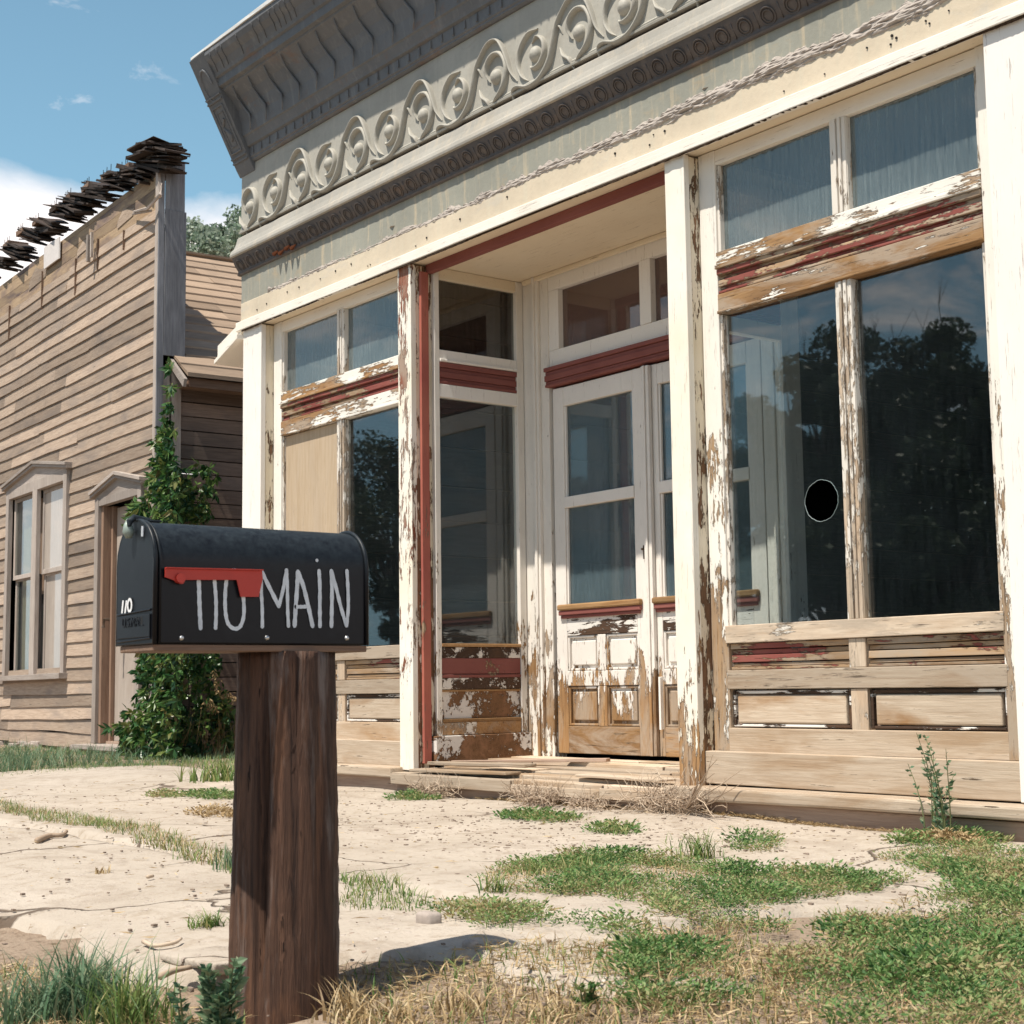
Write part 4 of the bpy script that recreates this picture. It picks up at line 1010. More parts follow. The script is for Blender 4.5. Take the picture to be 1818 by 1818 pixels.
A1 = [(850, 1565), (870, 1595), (1000, 1600), (1100, 1600), (1160, 1630), (1290, 1660), (1400, 1650), (1350, 1610), (1480, 1600), (1620, 1570), (1500, 1570), (1380, 1560), (1260, 1555), (1180, 1535), (1050, 1530), (930, 1545)]
A2 = [(1560, 1535), (1600, 1525), (1700, 1520), (1818, 1530), (1860, 1540), (1860, 1600), (1760, 1600), (1700, 1575), (1620, 1550)]
A3 = [(740, 1610), (830, 1625), (950, 1625), (1040, 1655), (960, 1665), (850, 1665), (790, 1640)]
A4 = [(1055, 1660), (1120, 1650), (1180, 1675), (1150, 1690), (1080, 1680)]
A5 = [(1420, 1690), (1500, 1640), (1600, 1600), (1700, 1590), (1860, 1600), (1860, 1818), (1500, 1818), (1420, 1760), (1310, 1745)]
A6 = [(1080, 1720), (1200, 1690), (1300, 1710), (1330, 1760), (1200, 1800), (1100, 1780)]
A7 = [(1300, 1510), (1370, 1508), (1395, 1520), (1330, 1530)]
stuff_patch('ground_cover', 'green mat of small leaved weeds spreading over the broken concrete', [A1, A2, A3, A4, A6, A7], 2500, 'mat', 'weed')
stuff_patch('ground_cover', 'olive tangled weeds covering the dirt in the lower right corner', [A5], 1700, 'mat', 'weed')
J = [(0, 1425), (0, 1445), (60, 1460), (150, 1475), (250, 1500), (350, 1535), (440, 1555), (440, 1530), (380, 1515), (280, 1480), (160, 1455), (60, 1440)]
D0 = [(600, 1700), (760, 1700), (950, 1690), (1080, 1690), (1200, 1700), (1330, 1740), (1400, 1760), (1500, 1818), (1818, 1818), (1818, 1900), (600, 1900)]
D2 = [(1100, 1690), (1180, 1650), (1330, 1665), (1430, 1680), (1440, 1740), (1300, 1740)]
D1 = [(-60, 1640), (60, 1680), (200, 1720), (330, 1740), (430, 1760), (440, 1900), (-80, 1900)]
stuff_patch('dry_grass', 'dry yellow grass and straw on the dirt along the bottom edge', [D0, D1, D2], 6500, 'straw', 'straw')
stuff_patch('dry_grass', 'dry olive tufts scattered among the corner weeds', [A5, A6, A1, A2], 4200, 'straw', 'straw')
stuff_patch('joint_grass', 'thin line of grass growing in the long joint of the walk', [J], 3800, 'grass', 'ggrass')
stuff_patch('joint_grass', 'short grass poking through the green weed mats', [A1, A2, A3, A5, A6, [(1180, 1510), (1260, 1500), (1290, 1530), (1200, 1550)]], 900, 'grass', 'ggrass')
stuff_patch('joint_grass', 'green blades scattered through the dry grass along the bottom edge', [D0, D1, D2], 1500, 'grass', 'ggrass')
stuff_patch('joint_grass', 'dry yellow blades mixed into the grass of the long joint', [J], 2200, 'grass', 'straw')
stuff_patch('joint_grass', 'sparse grass patch behind the post', [[(610, 1560), (700, 1570), (760, 1600), (720, 1625), (612, 1620)] ], 4200, 'grass', 'ggrass')
stuff_patch('footing_grass', 'green and yellow grass strip along the wooden building', [[(-60, 1340), (100, 1325), (240, 1345), (425, 1335), (432, 1368), (300, 1376), (0, 1382), (-60, 1385)]], 750, 'grass', 'ggrass')
fo = MB()
for (x, y) in sample([(-60, 1335), (100, 1325), (240, 1340), (430, 1325), (432, 1366), (300, 1374), (0, 1380), (-60, 1382)], 150):
    for _ in range(5): blade(fo, (x, y, -.02), random.uniform(.03, .15)*(1.6 if hn(x, y, 1.1) > .25 else .8), random.uniform(.1, .9), random.uniform(.004, .010), random.random())
tag(fo.build('footing_weeds', 'bweed'), 'taller blue green weeds at the foot of the wooden building', 'weeds', kind='stuff')
sb = MB()
for (x, y) in sample([(900, 1440), (1240, 1468), (1560, 1490), (1700, 1500), (1700, 1488), (1560, 1478), (1250, 1455), (920, 1428)], 6000):
    a = random.uniform(0, 6.28); leaf_quads(sb, Vector((x, min(y, -.06), gz(x, y)+random.uniform(.012, .022))), Vector((math.cos(a), math.sin(a), random.uniform(-.1, .5))), random.uniform(.015, .04), .003, random.random())
tag(sb.build('straw_litter', 'straw'), 'straw litter blown against the skirt board', 'straw', kind='stuff')
gv = MB()
for _ in range(2600):
    x = random.uniform(-9.5, -2.2); y = random.uniform(-3.2, -.1); s = random.choice((.002, .003, .003, .005))*random.uniform(.6, 1.3)
    if random.random() < .5: x = random.gauss(-4.6, 1.2); y = random.gauss(-.8, .35)
    z = gz(x, y)+.012
    gv.box(x-s*random.choice((1, 1, 2)), x+s, y-s*.8, y+s*.8, z-s*.3, z+s*.6, jit=s*.35, seg=1)
lt_ = MB()
for _ in range(700):
    x = random.uniform(-9.5, -2.3); y = random.uniform(-3.1, -.1); a = random.uniform(0, 6.28)
    leaf_quads(lt_, Vector((x, y, gz(x, y)+.0145)), Vector((math.cos(a), math.sin(a), random.uniform(0, .15))), random.uniform(.012, .05), random.uniform(.002, .005), random.random())
tag(lt_.build('straw_litter', 'straw'), 'loose straw and bark chips scattered over the concrete', 'litter', kind='stuff')
M['gravel'] = flat('gravel', (.26, .20, .16), .95, .1, 0, .6, 90)
tag(gv.build('gravel', 'gravel'), 'small stones scattered over the walk', 'gravel', kind='stuff')

def GP(u, v):
    p = PZ(u, v, .0)
    p = PZ(u, v, gz(p.x, min(p.y, -.13)))
    return p if p.y < -.13 else PY(u, v, -.13)
def tuft(u, v, n, h, spread, mat, label, lean=(.1, .8), w=(.003, .007), name='grass_tuft', cat='grass', group='grass tufts around the walk', z=None):
    c = GP(u, v); mb = MB(); zc = gtop(c.x, c.y)
    for _ in range(n):
        a = random.uniform(0, 6.28); q = min(1.7*spread, abs(random.gauss(0, spread))); blade(mb, (q*math.cos(a), q*math.sin(a), 0), random.uniform(.4, 1)*h, random.uniform(*lean), random.uniform(*w), random.random(), 4)
    o = mb.build(name, mat); o.location = (c.x, c.y, zc); tag(o, label, cat, group); return o
tuft(150, 1790, 420, .19, .085, 'bweed', 'big blue green grass clump left of the mailbox post', (.2, .9), (.004, .009))
tuft(70, 1800, 220, .13, .08, 'bweed', 'lower blue green clump at the left edge of the photo', (.3, .9))
tuft(230, 1810, 190, .15, .05, 'ggrass', 'yellowish grass clump between the big clump and the leafy weed', (.2, .8))
tuft(372, 1650, 150, .055, .035, 'ggrass', 'small green tuft on the concrete just left of the post', (.4, 1.2), (.003, .005))
tuft(415, 1548, 110, .10, .04, 'bweed', 'bluish upright tuft touching the left side of the post', (.1, .6), (.003, .006))
tuft(175, 1472, 60, .06, .04, 'ggrass', 'small tuft in the joint of the walk near the left', (.2, .8))
tuft(180, 1555, 26, .035, .03, 'straw', 'tiny straw tuft on the open concrete at the left', (.1, .5))
tuft(1240, 1530, 130, .12, .05, 'ggrass', 'tall spiky tuft at the back of the green weed mat', (.2, .8))
tuft(880, 1590, 60, .09, .03, 'ggrass', 'spiky tuft at the left tip of the weed mat', (.4, 1.1))
tuft(1040, 1560, 90, .08, .05, 'ggrass', 'bright tuft in the middle of the weed mat', (.2, .8))
tuft(620, 1800, 80, .10, .03, 'straw', 'dry yellow tuft at the right foot of the post', (.2, .9))
tuft(700, 1805, 120, .07, .09, 'straw', 'dry yellow tuft in front of the shadow', (.3, 1.2))
tuft(400, 1362, 260, .20, .16, 'ggrass', 'bright green bushy tuft at the far end of the walk', (.2, .9), (.006, .012))
tuft(1110, 1480, 60, .05, .04, 'weed', 'small green weed below the right dry bush', (.3, 1.0), (.004, .007))

for (u_, v_, n_, h_, lab_) in ((950, 1560, 80, .085, 'spiky green tuft along the back edge of the weed mat, nearest the post'), (1160, 1545, 70, .07, 'spiky green tuft just left of the tallest tuft in the weed mat'), (1330, 1590, 60, .06, 'yellow green tuft in the right half of the long weed mat'), (1500, 1640, 70, .07, 'grassy tuft where the corner weeds begin'), (1650, 1700, 80, .08, 'grassy tuft in the middle of the corner weeds'), (1180, 1775, 70, .07, 'tuft between the dry grass and the corner weeds'), (830, 1790, 90, .07, 'yellow grass tuft in the dry grass right of the shadow'), (990, 1800, 80, .06, 'small straw coloured tuft at the bottom centre')):
    tuft(u_, v_, n_, h_, .05, 'ggrass' if v_ < 1760 else 'straw', lab_, (.2, 1.0), (.003, .006))
def low_weed(u, v, rx, ry, n, mat, label, gr=0):
    c = GP(u, v); mb = MB(); zc = gtop(c.x, c.y)
    for _ in range(n):
        a = random.uniform(0, 6.28); q = math.sqrt(random.random()); x, y = q*rx*math.cos(a), q*ry*math.sin(a); rr = random.random()
        for _ in range(12):
            b = random.uniform(0, 6.28); e_ = random.uniform(0, .04)
            leaf_quads(mb, Vector((x+e_*math.cos(b), y+e_*math.sin(b), random.uniform(.0, .045)*(1.2-q*.7))), Vector((math.cos(b), math.sin(b), random.uniform(0, 1))), random.uniform(.012, .026), random.uniform(.005, .010), min(1, rr*.7+random.random()*.3+gr))
    o = mb.build('low_weed', mat); o.location = (c.x, c.y, zc); tag(o, label, 'weed', 'low weeds on the walk'); return o
low_weed(380, 1418, .28, .10, 130, 'weed', 'dark green low weed on the walk left of the post, larger one')
low_weed(295, 1418, .17, .07, 60, 'weed', 'olive low weed on the walk, leftmost of the far pair', .3)
low_weed(385, 1450, .22, .10, 70, 'straw', 'rusty yellow low weed just below the dark green one')
low_weed(735, 1418, .16, .09, 70, 'weed', 'green weed growing at the foot of the left dry bush')
low_weed(960, 1458, .26, .09, 130, 'weed', 'green weed in front of the middle dry bush')
low_weed(1090, 1472, .11, .08, 60, 'weed', 'small green weed between the middle and right dry bushes')
low_weed(1615, 1500, .07, .05, 30, 'weed', 'small green weed left of the tall stemmed weed')
low_weed(1680, 1500, .13, .06, 70, 'straw', 'rusty dry weed at the foot of the tall stemmed weed')

def leafy_weed(u, v, h, label, nst=4, mat='bweed', w=.012, sp=.05, lf=26, ll=.04):
    c = GP(u, v); zc = gtop(c.x, c.y); root = thing('leafy_weed', (c.x, c.y, zc), label, 'weed', 'leafy weeds')
    s = MB(); l = MB()
    for i in range(nst):
        a = random.uniform(0, 6.28); hh = h*random.uniform(.6, 1); le = random.uniform(.1, .35)
        P = [Vector((math.cos(a)*le*hh*t*t+sp*math.cos(a)*.3, math.sin(a)*le*hh*t*t+sp*math.sin(a)*.3, hh*t)) for t in (0, .25, .5, .75, 1)]
        s.tube(P, [.003, .0026, .002, .0015, .0008], 5)
        for _ in range(lf):
            t = random.uniform(.08, 1); k = min(3, int(t*4)); p = P[k].lerp(P[k+1], t*4-k); b = random.uniform(0, 6.28)
            leaf_quads(l, p, Vector((math.cos(b), math.sin(b), random.uniform(.2, 1.0))), random.uniform(.6, 1.1)*ll*(1.1-.5*t), w*random.uniform(.7, 1.2), random.random())
    so = s.build('stem', 'stem', root, local=True); lo = l.build('leaves', mat, root, local=True); return root
leafy_weed(395, 1835, .155, 'leafy blue green weed right beside the left foot of the post', 7, 'bweed', .012, .07, 60, .038)
leafy_weed(330, 1825, .13, 'thin leafy stem between the grass clump and the leafy weed', 2, 'bweed', .010, .03, 24, .03)
leafy_weed(1690, 1475, .40, 'tall thin stemmed weed against the skirt board at the right', 6, 'bweed', .012, .16, 30, .035)
low_weed(1705, 1482, .17, .06, 120, 'weed', 'dense leafy base of the tall stemmed weed')
leafy_weed(1655, 1480, .30, 'shorter stemmed weed left of the tall one at the skirt board', 4, 'bweed', .010, .12, 22, .03)
leafy_weed(1040, 1760+20, .05, 'small dark leafy weed in the dry grass, lower centre', 4, 'weed', .010, .03, 20, .025)

def dry_bush(u, v, h, w, n, label):
    c = GP(u, v); y = min(c.y, -.14); root_z = gz(c.x, y)+.01; mb = MB()
    for _ in range(n):
        a = random.uniform(0, 6.28); el_ = random.uniform(.1, 1.3); L = random.uniform(.5, 1)*w
        p = Vector((random.gauss(0, w*.42), random.gauss(0, .03), random.uniform(0, h*.4))); P = [p]; d = Vector((math.cos(a)*math.cos(el_), math.sin(a)*math.cos(el_)*.5, math.sin(el_)*h/w))
        for _k in range(5):
            d = (d+Vector((random.gauss(0, .55), random.gauss(0, .35), random.gauss(-.05, .45)))).normalized(); p = p+d*L*.15; p.z = max(p.z, 0); P.append(p.copy())
        mb.tube(P, [.0022, .0018, .0014, .0012, .001, .0007], 3, r=random.random(), cap=False)
    o = mb.build('dry_bush', 'twig'); o.location = (c.x, y, root_z); tag(o, label, 'dry bush', 'dead bushes against the porch'); return o
dry_bush(770, 1400, .13, .20, 150, 'small dead bush below the left column, over a green weed')
dry_bush(955, 1425, .15, .22, 200, 'middle dead bush against the skirt board below the doors')
dry_bush(1050, 1435, .09, .16, 110, 'low dead bush joining the middle and right ones')
dry_bush(1190, 1450, .15, .27, 260, 'largest dead bush with long bare twigs, below the right column')
mb = MB()
for q in range(9):
    p = PY(1215, 1448, -.16); p.z = .07; P = [p]; d = Vector((random.uniform(.3, 1), random.uniform(-.2, .1), random.uniform(.0, .55)))
    for _ in range(5): d = (d+Vector((random.gauss(0, .15), random.gauss(0, .05), random.gauss(0, .15)))).normalized(); p = p+d*.07; P.append(p.copy())
    mb.tube(P, [.004, .0035, .003, .0024, .0018, .001], 5)
o = mb.build('bare_twigs', 'twig'); tag(o, 'long pale bare twigs sticking out right of the largest dead bush', 'twigs')

# driftwood on the walk
def stick(pts, r, label):
    P = [PZ(u, v, .02) for u, v in pts]; 
    for p in P: p.z = gz(p.x, p.y)+.018
    mb = MB(); mb.tube(catmull(P, 3), [r*(1-.5*i/(len(P)*3)) for i in range((len(P)-1)*3+1)], 6); o = mb.build('stick', 'twig', None, 0, True); tag(o, label, 'stick', 'sticks lying on the concrete'); return o
stick([(66, 1492), (88, 1484), (110, 1483), (118, 1478)], .012, 'forked grey stick lying on the walk at the left')
stick([(255, 1640), (275, 1648), (310, 1646), (322, 1641)], .006, 'thin bent twig beside the small tuft left of the post')
stick([(285, 1690), (310, 1683), (340, 1680)], .008, 'short dark stick in the dirt left of the post')
stick([(262, 1553), (272, 1551)], .006, 'tiny dark chip of wood on the open concrete')
# broken slab lumps behind the post
for (u, v, s, lab) in ((395, 1683, .14, 'broken flat lump of concrete touching the left of the post'), (760, 1648, .03, 'tan round stone on the walk right of the post'), (835, 1693, .018, 'small reddish stone near the tip of the mailbox shadow')):
    c = PZ(u, v, 0); mb = MB(); mb.box(-s, s, -s*.7, s*.7, -.02, .02 if s > .1 else s*.9, jit=s*.14, seg=3); o = mb.build('stone', 'concrete' if s > .1 else 'stone', None, .008, True); o.location = (c.x, c.y, gz(c.x, c.y)+.006); tag(o, lab, 'stone')

# vine on the corner of the wooden building
vroot = thing('climbing_vine', (-13.1, 1.35, 0), 'green climbing vine covering the corner and doorway of the wooden building', 'vine')
vl = MB(); vs_ = MB()
blobs = [(303, 652, 5, 22), (303, 690, 6, 26), (302, 722, 9, 36), (298, 760, 14, 90), (292, 790, 18, 110), (296, 820, 22, 150), (298, 855, 28, 230), (328, 862, 20, 90), (372, 838, 12, 40), (352, 832, 9, 24), (374, 868, 12, 50), (335, 900, 30, 200), (362, 905, 14, 60), (285, 890, 30, 200), (255, 912, 20, 110), (240, 925, 14, 50), (320, 925, 34, 170),
         (305, 975, 28, 110), (312, 1040, 30, 130), (300, 1105, 32, 140),
         (265, 1165, 16, 70), (300, 1165, 40, 260), (350, 1160, 45, 200), (260, 1200, 18, 90), (290, 1215, 42, 320), (350, 1200, 40, 160), (385, 1180, 20, 26), (280, 1265, 42, 320), (310, 1300, 48, 380), (375, 1235, 30, 130), (370, 1280, 36, 160), (400, 1275, 26, 130), (405, 1310, 22, 90), (250, 1300, 26, 110), (228, 1302, 14, 50), (212, 1288, 7, 24), (193, 1290, 5, 14), (226, 1265, 5, 14), (285, 1335, 46, 260), (350, 1335, 46, 200), (240, 1330, 24, 90)]
for (u, v, r_, n) in blobs:
    for _ in range(int(n*.34)):
        a = random.uniform(0, 6.28); q = random.random()**.7*r_*1.15; uu, vv = u+q*math.cos(a), v+q*math.sin(a)
        base = PX(uu, vv, -13.24) if uu > 318 else PY(uu, vv, 1.42)
        s = random.uniform(.945, .995) if v > 1100 else random.uniform(.965, .998)
        p = CAM+(base-CAM)*s
        if p.z < -.02: continue
        rr = random.random()*.75
        down = Vector((random.uniform(-.6, .6), random.uniform(-.9, .2), random.uniform(-1.0, .1)))
        for k in range(random.choice((3, 5, 5))):
            d = down+Vector((random.gauss(0, .7), random.gauss(0, .4), random.gauss(0, .5)))
            leaf_quads(vl, p, d, random.uniform(.06, .115), random.uniform(.026, .046), min(1, rr+random.random()*.25))
vl.build('foliage', 'vine', vroot)
for pts in ([(318, 1345, 0), (308, 1100, 0), (304, 900, 0), (302, 760, 0), (303, 650, 0)], [(330, 1345, 1), (345, 1100, 1), (350, 900, 1), (378, 840, 1)], [(290, 1340, 0), (280, 1150, 0), (262, 930, 0), (238, 925, 0)]):
    P = [CAM+((PX(u, v, -13.24) if k else PY(u, v, 1.44))-CAM)*.99 for u, v, k in pts]
    vs_.tube(catmull(P, 4), .010, 5)
vs_.build('stem', 'bark', vroot)
# dry seed heads in the gap
mb = MB()
for (u, v, u2, v2) in ((378, 1190, 392, 1235), (392, 1225, 425, 1245), (365, 1245, 385, 1260)):
    for _ in range(60):
        t = random.random(); base = PX(u+(u2-u)*t+random.gauss(0, 3), v+(v2-v)*t+random.gauss(0, 4), -13.2); p = CAM+(base-CAM)*.94
        leaf_quads(mb, p, Vector((random.gauss(0, 1), random.gauss(0, 1), -1)), .04, .012, random.random()*.6)
for _ in range(70):
    u = random.uniform(290, 425); base = PX(u, random.uniform(1330, 1355), -12.9); p = CAM+(base-CAM)*.98; p.z = -.02
    d = Vector((random.gauss(0, .35), random.gauss(0, .2), 1)).normalized(); mb.tube([p, p+d*random.uniform(.2, .55)], [.004, .001], 3, cap=False)
tag(mb.build('dry_stalks', 'straw'), 'dry brown stalks and seed heads between the two buildings', 'dry weeds', kind='stuff')

# trees
def tree(name, x, y, zc, rx, rz, nleaf, ls, mat, label, group, trunk_r=.22, bare=0):
    root = thing(name, (x, y, -.1), label, 'tree', group)
    tk = MB(); cl_ = []
    base = Vector((x, y, -.15)); top = Vector((x+random.uniform(-.4, .4), y+random.uniform(-.4, .4), zc-rz*.1))
    tk.tube([base, base.lerp(top, .35)+Vector((.1, .1, 0)), base.lerp(top, .7), top], [trunk_r, trunk_r*.8, trunk_r*.55, trunk_r*.3], 8)
    for i in range(44):
        u = random.gauss(0, 1); v = random.gauss(0, 1); w_ = random.gauss(0, 1); n_ = math.sqrt(u*u+v*v+w_*w_); q = random.uniform(.45, 1.0)
        c = Vector((x+u/n_*rx*q, y+v/n_*rx*q, zc+w_/n_*rz*q)); cl_.append((c, random.uniform(.15, .36)*rx))
        st0 = base.lerp(top, random.uniform(.45, .98)); md = st0.lerp(c, .5)+Vector((0, 0, .15*rx)); tk.tube([st0, md, c], [trunk_r*.28, trunk_r*.16, trunk_r*.05], 5)
    for i in range(bare):
        u = random.uniform(-1, 1); c = Vector((x+u*rx*.6, y+random.uniform(-.5, .5)*rx, zc+rz*random.uniform(.95, 1.3))); st0 = Vector((x+u*rx*.4, y, zc+rz*.3)); P = [st0]
        for k in range(1, 6): P.append(st0.lerp(c, k/5)+Vector((random.gauss(0, .12), random.gauss(0, .12), 0)))
        tk.tube(P, [.035, .03, .025, .018, .012, .005], 4)
        for k in range(5):
            a = P[random.randint(2, 4)]; tk.tube([a, a+Vector((random.uniform(-.7, .7), random.uniform(-.3, .3), random.uniform(.4, 1.0)))], [.012, .003], 3)
    tk.build('trunk', 'bark', root)
    pc = np.array([[*c, r] for c, r in cl_]); idx = rng.integers(0, len(cl_), nleaf)
    d = rng.normal(size=(nleaf, 3)); d /= np.linalg.norm(d, axis=1)[:, None]; rr = pc[idx, 3]*rng.random(nleaf)**.45
    ctr = pc[idx, :3]+d*rr[:, None]*np.array([1, 1, .85]); a = rng.normal(size=(nleaf, 3)); a /= np.linalg.norm(a, axis=1)[:, None]; b = np.cross(a, rng.normal(size=(nleaf, 3))); b /= np.linalg.norm(b, axis=1)[:, None]
    s = ls*rng.uniform(.6, 1.3, nleaf)[:, None]
    V = np.stack([ctr-a*s*.5, ctr+b*s*.32, ctr+a*s*.5, ctr-b*s*.32], 1).reshape(-1, 3)
    lf = MB(); lf.v = [tuple(v) for v in V]; lf.f = [(4*i, 4*i+1, 4*i+2, 4*i+3) for i in range(nleaf)]
    cr_ = rng.random(len(cl_)); lf.r = list(np.clip(cr_[idx]*.5+rng.random(nleaf)*.5, 0, 1)); lf.build('crown', mat, root)
    return root
c = PY(385, 460, 15)
tree('poplar_tree', c.x, c.y, c.z+.05, 1.9, 1.45, 16000, .14, 'poplar', 'pale leaved tree standing behind the brown shingle roof', None, .25)
grp = 'trees across the street'
def tree_at(u, v, rx, rz, lab, yy=30, n=24000, bare=0):      # stands across the street, mirrored in the shop glass
    p = PY(u, v, yy); tree('broadleaf_tree', p.x, -yy+.2, p.z-rz, rx, rz, n, .21, 'treedark', lab, grp, .3, bare)
tree_at(1450, 600, 2.6, 3.6, 'dark tree with bare top twigs across the street, mirrored beside the pane hole', bare=5)
tree_at(1610, 565, 2.3, 4.2, 'tallest dark tree across the street, mirrored in the right pane', bare=4)
tree_at(1750, 620, 2.2, 3.6, 'rounded dark tree across the street, mirrored at the right edge of the window', bare=0)
tree_at(1540, 700, 2.6, 4.0, 'broad dark tree across the street filling the low middle of the mirror image', 33)
tree_at(1390, 720, 1.7, 2.8, 'small dark tree at the left end of the row across the street', 29)
tree_at(1680, 760, 2.8, 3.6, 'wide low tree across the street in front of the tallest one', 27)
tree_at(1850, 700, 2.6, 3.6, 'dark tree across the street farthest along the row', 31)
tree_at(1480, 840, 2.6, 3.0, 'bushy low tree across the street below the bare topped one', 26)
tree_at(1080, 800, 3.4, 4.0, 'wide dark tree down the street mirrored in the side glass', 32)
tree_at(900, 830, 3.6, 4.4, 'second wide dark tree down the street', 34)
tree_at(700, 760, 3.8, 5.0, 'tall dark tree down the street mirrored in the left display window', 34)
tree_at(1250, 780, 2.4, 3.2, 'low dark tree across the street mirrored in the door glass', 28)

# ------------------------------------------------------------------ mailbox and post
mx0, mx1, my0, my1, mz0, mzw = -2.925, -2.760, -3.345, -2.860, .665, .823
mb = MB(); n = 48; nz_ = 40; vs = []
for k in range(nz_+1):
    z = -.16+(.652+.16)*k/nz_; t_ = k/nz_
    for q in range(n):
        th = 2*math.pi*q/n; sq = .0855+.010*(abs(math.cos(2*(th+.4))))+.006*(1-t_)
        rr = sq + .004 + .020*(1-t_)**1.3*max(0, math.cos(th-.5)) + .0030*math.sin(th*5+1+z*1.5)+.0018*math.sin(th*11+z*3)+.0012*random.uniform(-1, 1)
        for cth, dep, wd, za, zb in ((-.95, .022, .045, -.2, .7), (-1.9, .012, .05, -.2, .5), (-.25, .012, .04, .1, .7), (-2.4, .010, .04, .2, .7), (.2, .008, .05, -.2, .4)):
            dd_ = (th-cth-.05*math.sin(z*6)+math.pi) % (2*math.pi)-math.pi
            if za < z < zb: rr -= dep*math.exp(-(dd_/wd)**2)
        vs.append((-2.847+rr*math.cos(th)+.004*math.sin(z*4), -3.013+rr*math.sin(th)-.008*(1-t_), z))
fs = [tuple(reversed(range(n))), tuple(nz_*n+q for q in range(n))]
for k in range(nz_):
    for q in range(n): w_ = (q+1) % n; fs.append((k*n+q, k*n+w_, (k+1)*n+w_, (k+1)*n+q))
mb.add(vs, fs, .4); tag(mb.build('mailbox_post', 'post', smooth=True), 'thick cracked dark brown wooden post carrying the mailbox', 'post')

MBX = thing('mailbox', ((mx0+mx1)/2, (my0+my1)/2, mz0), 'black metal mailbox with a red flag and 110 MAIN painted on its side', 'mailbox')
xc = (mx0+mx1)/2; ra_ = (mx1-mx0)/2
def arch(off=0.0, n=18):
    pts = [(mx1+off, mz0-off*.3)]
    for q in range(n+1):
        th = math.pi*q/n; pts.append((xc+(ra_+off)*math.cos(th), mzw+(ra_+off)*math.sin(th)*.98))
    pts.append((mx0-off, mz0-off*.3)); return pts
b = MB(); b.prism(arch(), my0+.012, my1-.012, 8, axis=1); bo = b.build('body', 'black', MBX, .003)
for p in bo.data.polygons: p.use_smooth = True
try: bo.data.set_sharp_from_angle(angle=R(35))
except Exception: pass
def ring_rim(y, off, r, name, par):
    A = arch(off, 28); q = MB(); q.tube([(p[0], y, p[1]) for p in A], r, 8); return q.build(name, 'black', par, 0, True)
ring_rim(my1-.010, .002, .0045, 'rear_rim', bo); ring_rim(my0+.014, .001, .003, 'front_rim', bo)
b = MB(); b.prism(arch(.0005), my1-.011, my1-.006, 1, axis=1); b.build('rear_panel', 'black', MBX, .002)
d = MB(); d.prism(arch(.0025), my0+.0, my0+.010, 1, axis=1); dro = d.build('door', 'black', MBX, .002)
ring_rim(my0+.004, .002, .0045, 'door_rim', dro)
# pressed lower panel of the door
q = MB(); yy = my0-.0015
for (a_, b_) in (((mx0+.004, .725), (mx1-.004, .730)), ((mx0+.006, .672), (mx1-.004, .676))): q.tube([(a_[0], yy, a_[1]), (b_[0], yy, b_[1])], .0022, 6)
q.box(mx0+.006, mx1-.006, my0-.003, my0-.0005, .678, .722)
q.build('door_emboss', 'black', dro, .001)
def text_mesh(body, size, name, mat, parent, loc, rot):
    cu_ = bpy.data.curves.new(name, 'FONT'); cu_.body = body; cu_.size = size; cu_.extrude = .0006; cu_.align_x = 'CENTER'
    to = bpy.data.objects.new(name, cu_); COL.objects.link(to); bpy.context.view_layer.update()
    me = bpy.data.meshes.new_from_object(to.evaluated_get(bpy.context.evaluated_depsgraph_get())); bpy.data.objects.remove(to)
    o = bpy.data.objects.new(name, me); COL.objects.link(o); o.location = loc; o.rotation_euler = rot; me.materials.append(M[mat])
    at = me.attributes.new('rnd', 'FLOAT', 'FACE'); setpar(o, parent); return o
text_mesh('U.S.MAIL', .026, 'embossed_lettering', 'black', dro, (xc, my0-.0038, .700), (R(90), 0, 0))
# latch
q = MB(); zt = mzw+ra_
q.tube([(xc, my0+.03, zt+.001), (xc, my0-.004, zt+.006), (xc+.004, my0-.014, zt-.002), (xc+.006, my0-.016, zt-.012)], [.006, .007, .007, .004], 8)
q.box(xc-.016, xc+.012, my0-.002, my0+.05, zt-.001, zt+.003); q.build('latch', 'black', MBX, .001, True)
q = MB(); q.tube([(xc-.006, my0-.012, zt+.004), (xc-.004, my0-.014, zt-.008), (xc-.003, my0-.013, zt-.022), (xc-.003, my0-.012, zt-.034)], [.003, .008, .012, .006], 10); q.build('pull_tab', 'tab', MBX, 0, True)
q = MB(); q.tube([(xc+.042, my0-.0035, zt-.014), (xc+.041, my0-.0035, zt-.034)], .0028, 6); q.build('catch', 'letter', dro)
# rivets
for (y, z) in ((-3.285, .672+.004), (-3.101, .676+.002), (-2.917, .679)):
    rv = MB(); vs = []; 
    for i in range(4):
        ph = i/3*math.pi/2*.95
        for k in range(10): th = k/10*6.283; rr = .0052*math.cos(ph); vs.append((mx1+.0045*math.sin(ph), y+rr*math.cos(th), z+rr*math.sin(th)))
    fs = [(i*10+k, i*10+(k+1) % 10, (i+1)*10+(k+1) % 10, (i+1)*10+k) for i in range(3) for k in range(10)]+[tuple(30+k for k in range(10))]
    rv.add(vs, fs); rv.build('rivet', 'rivet', MBX, 0, True)
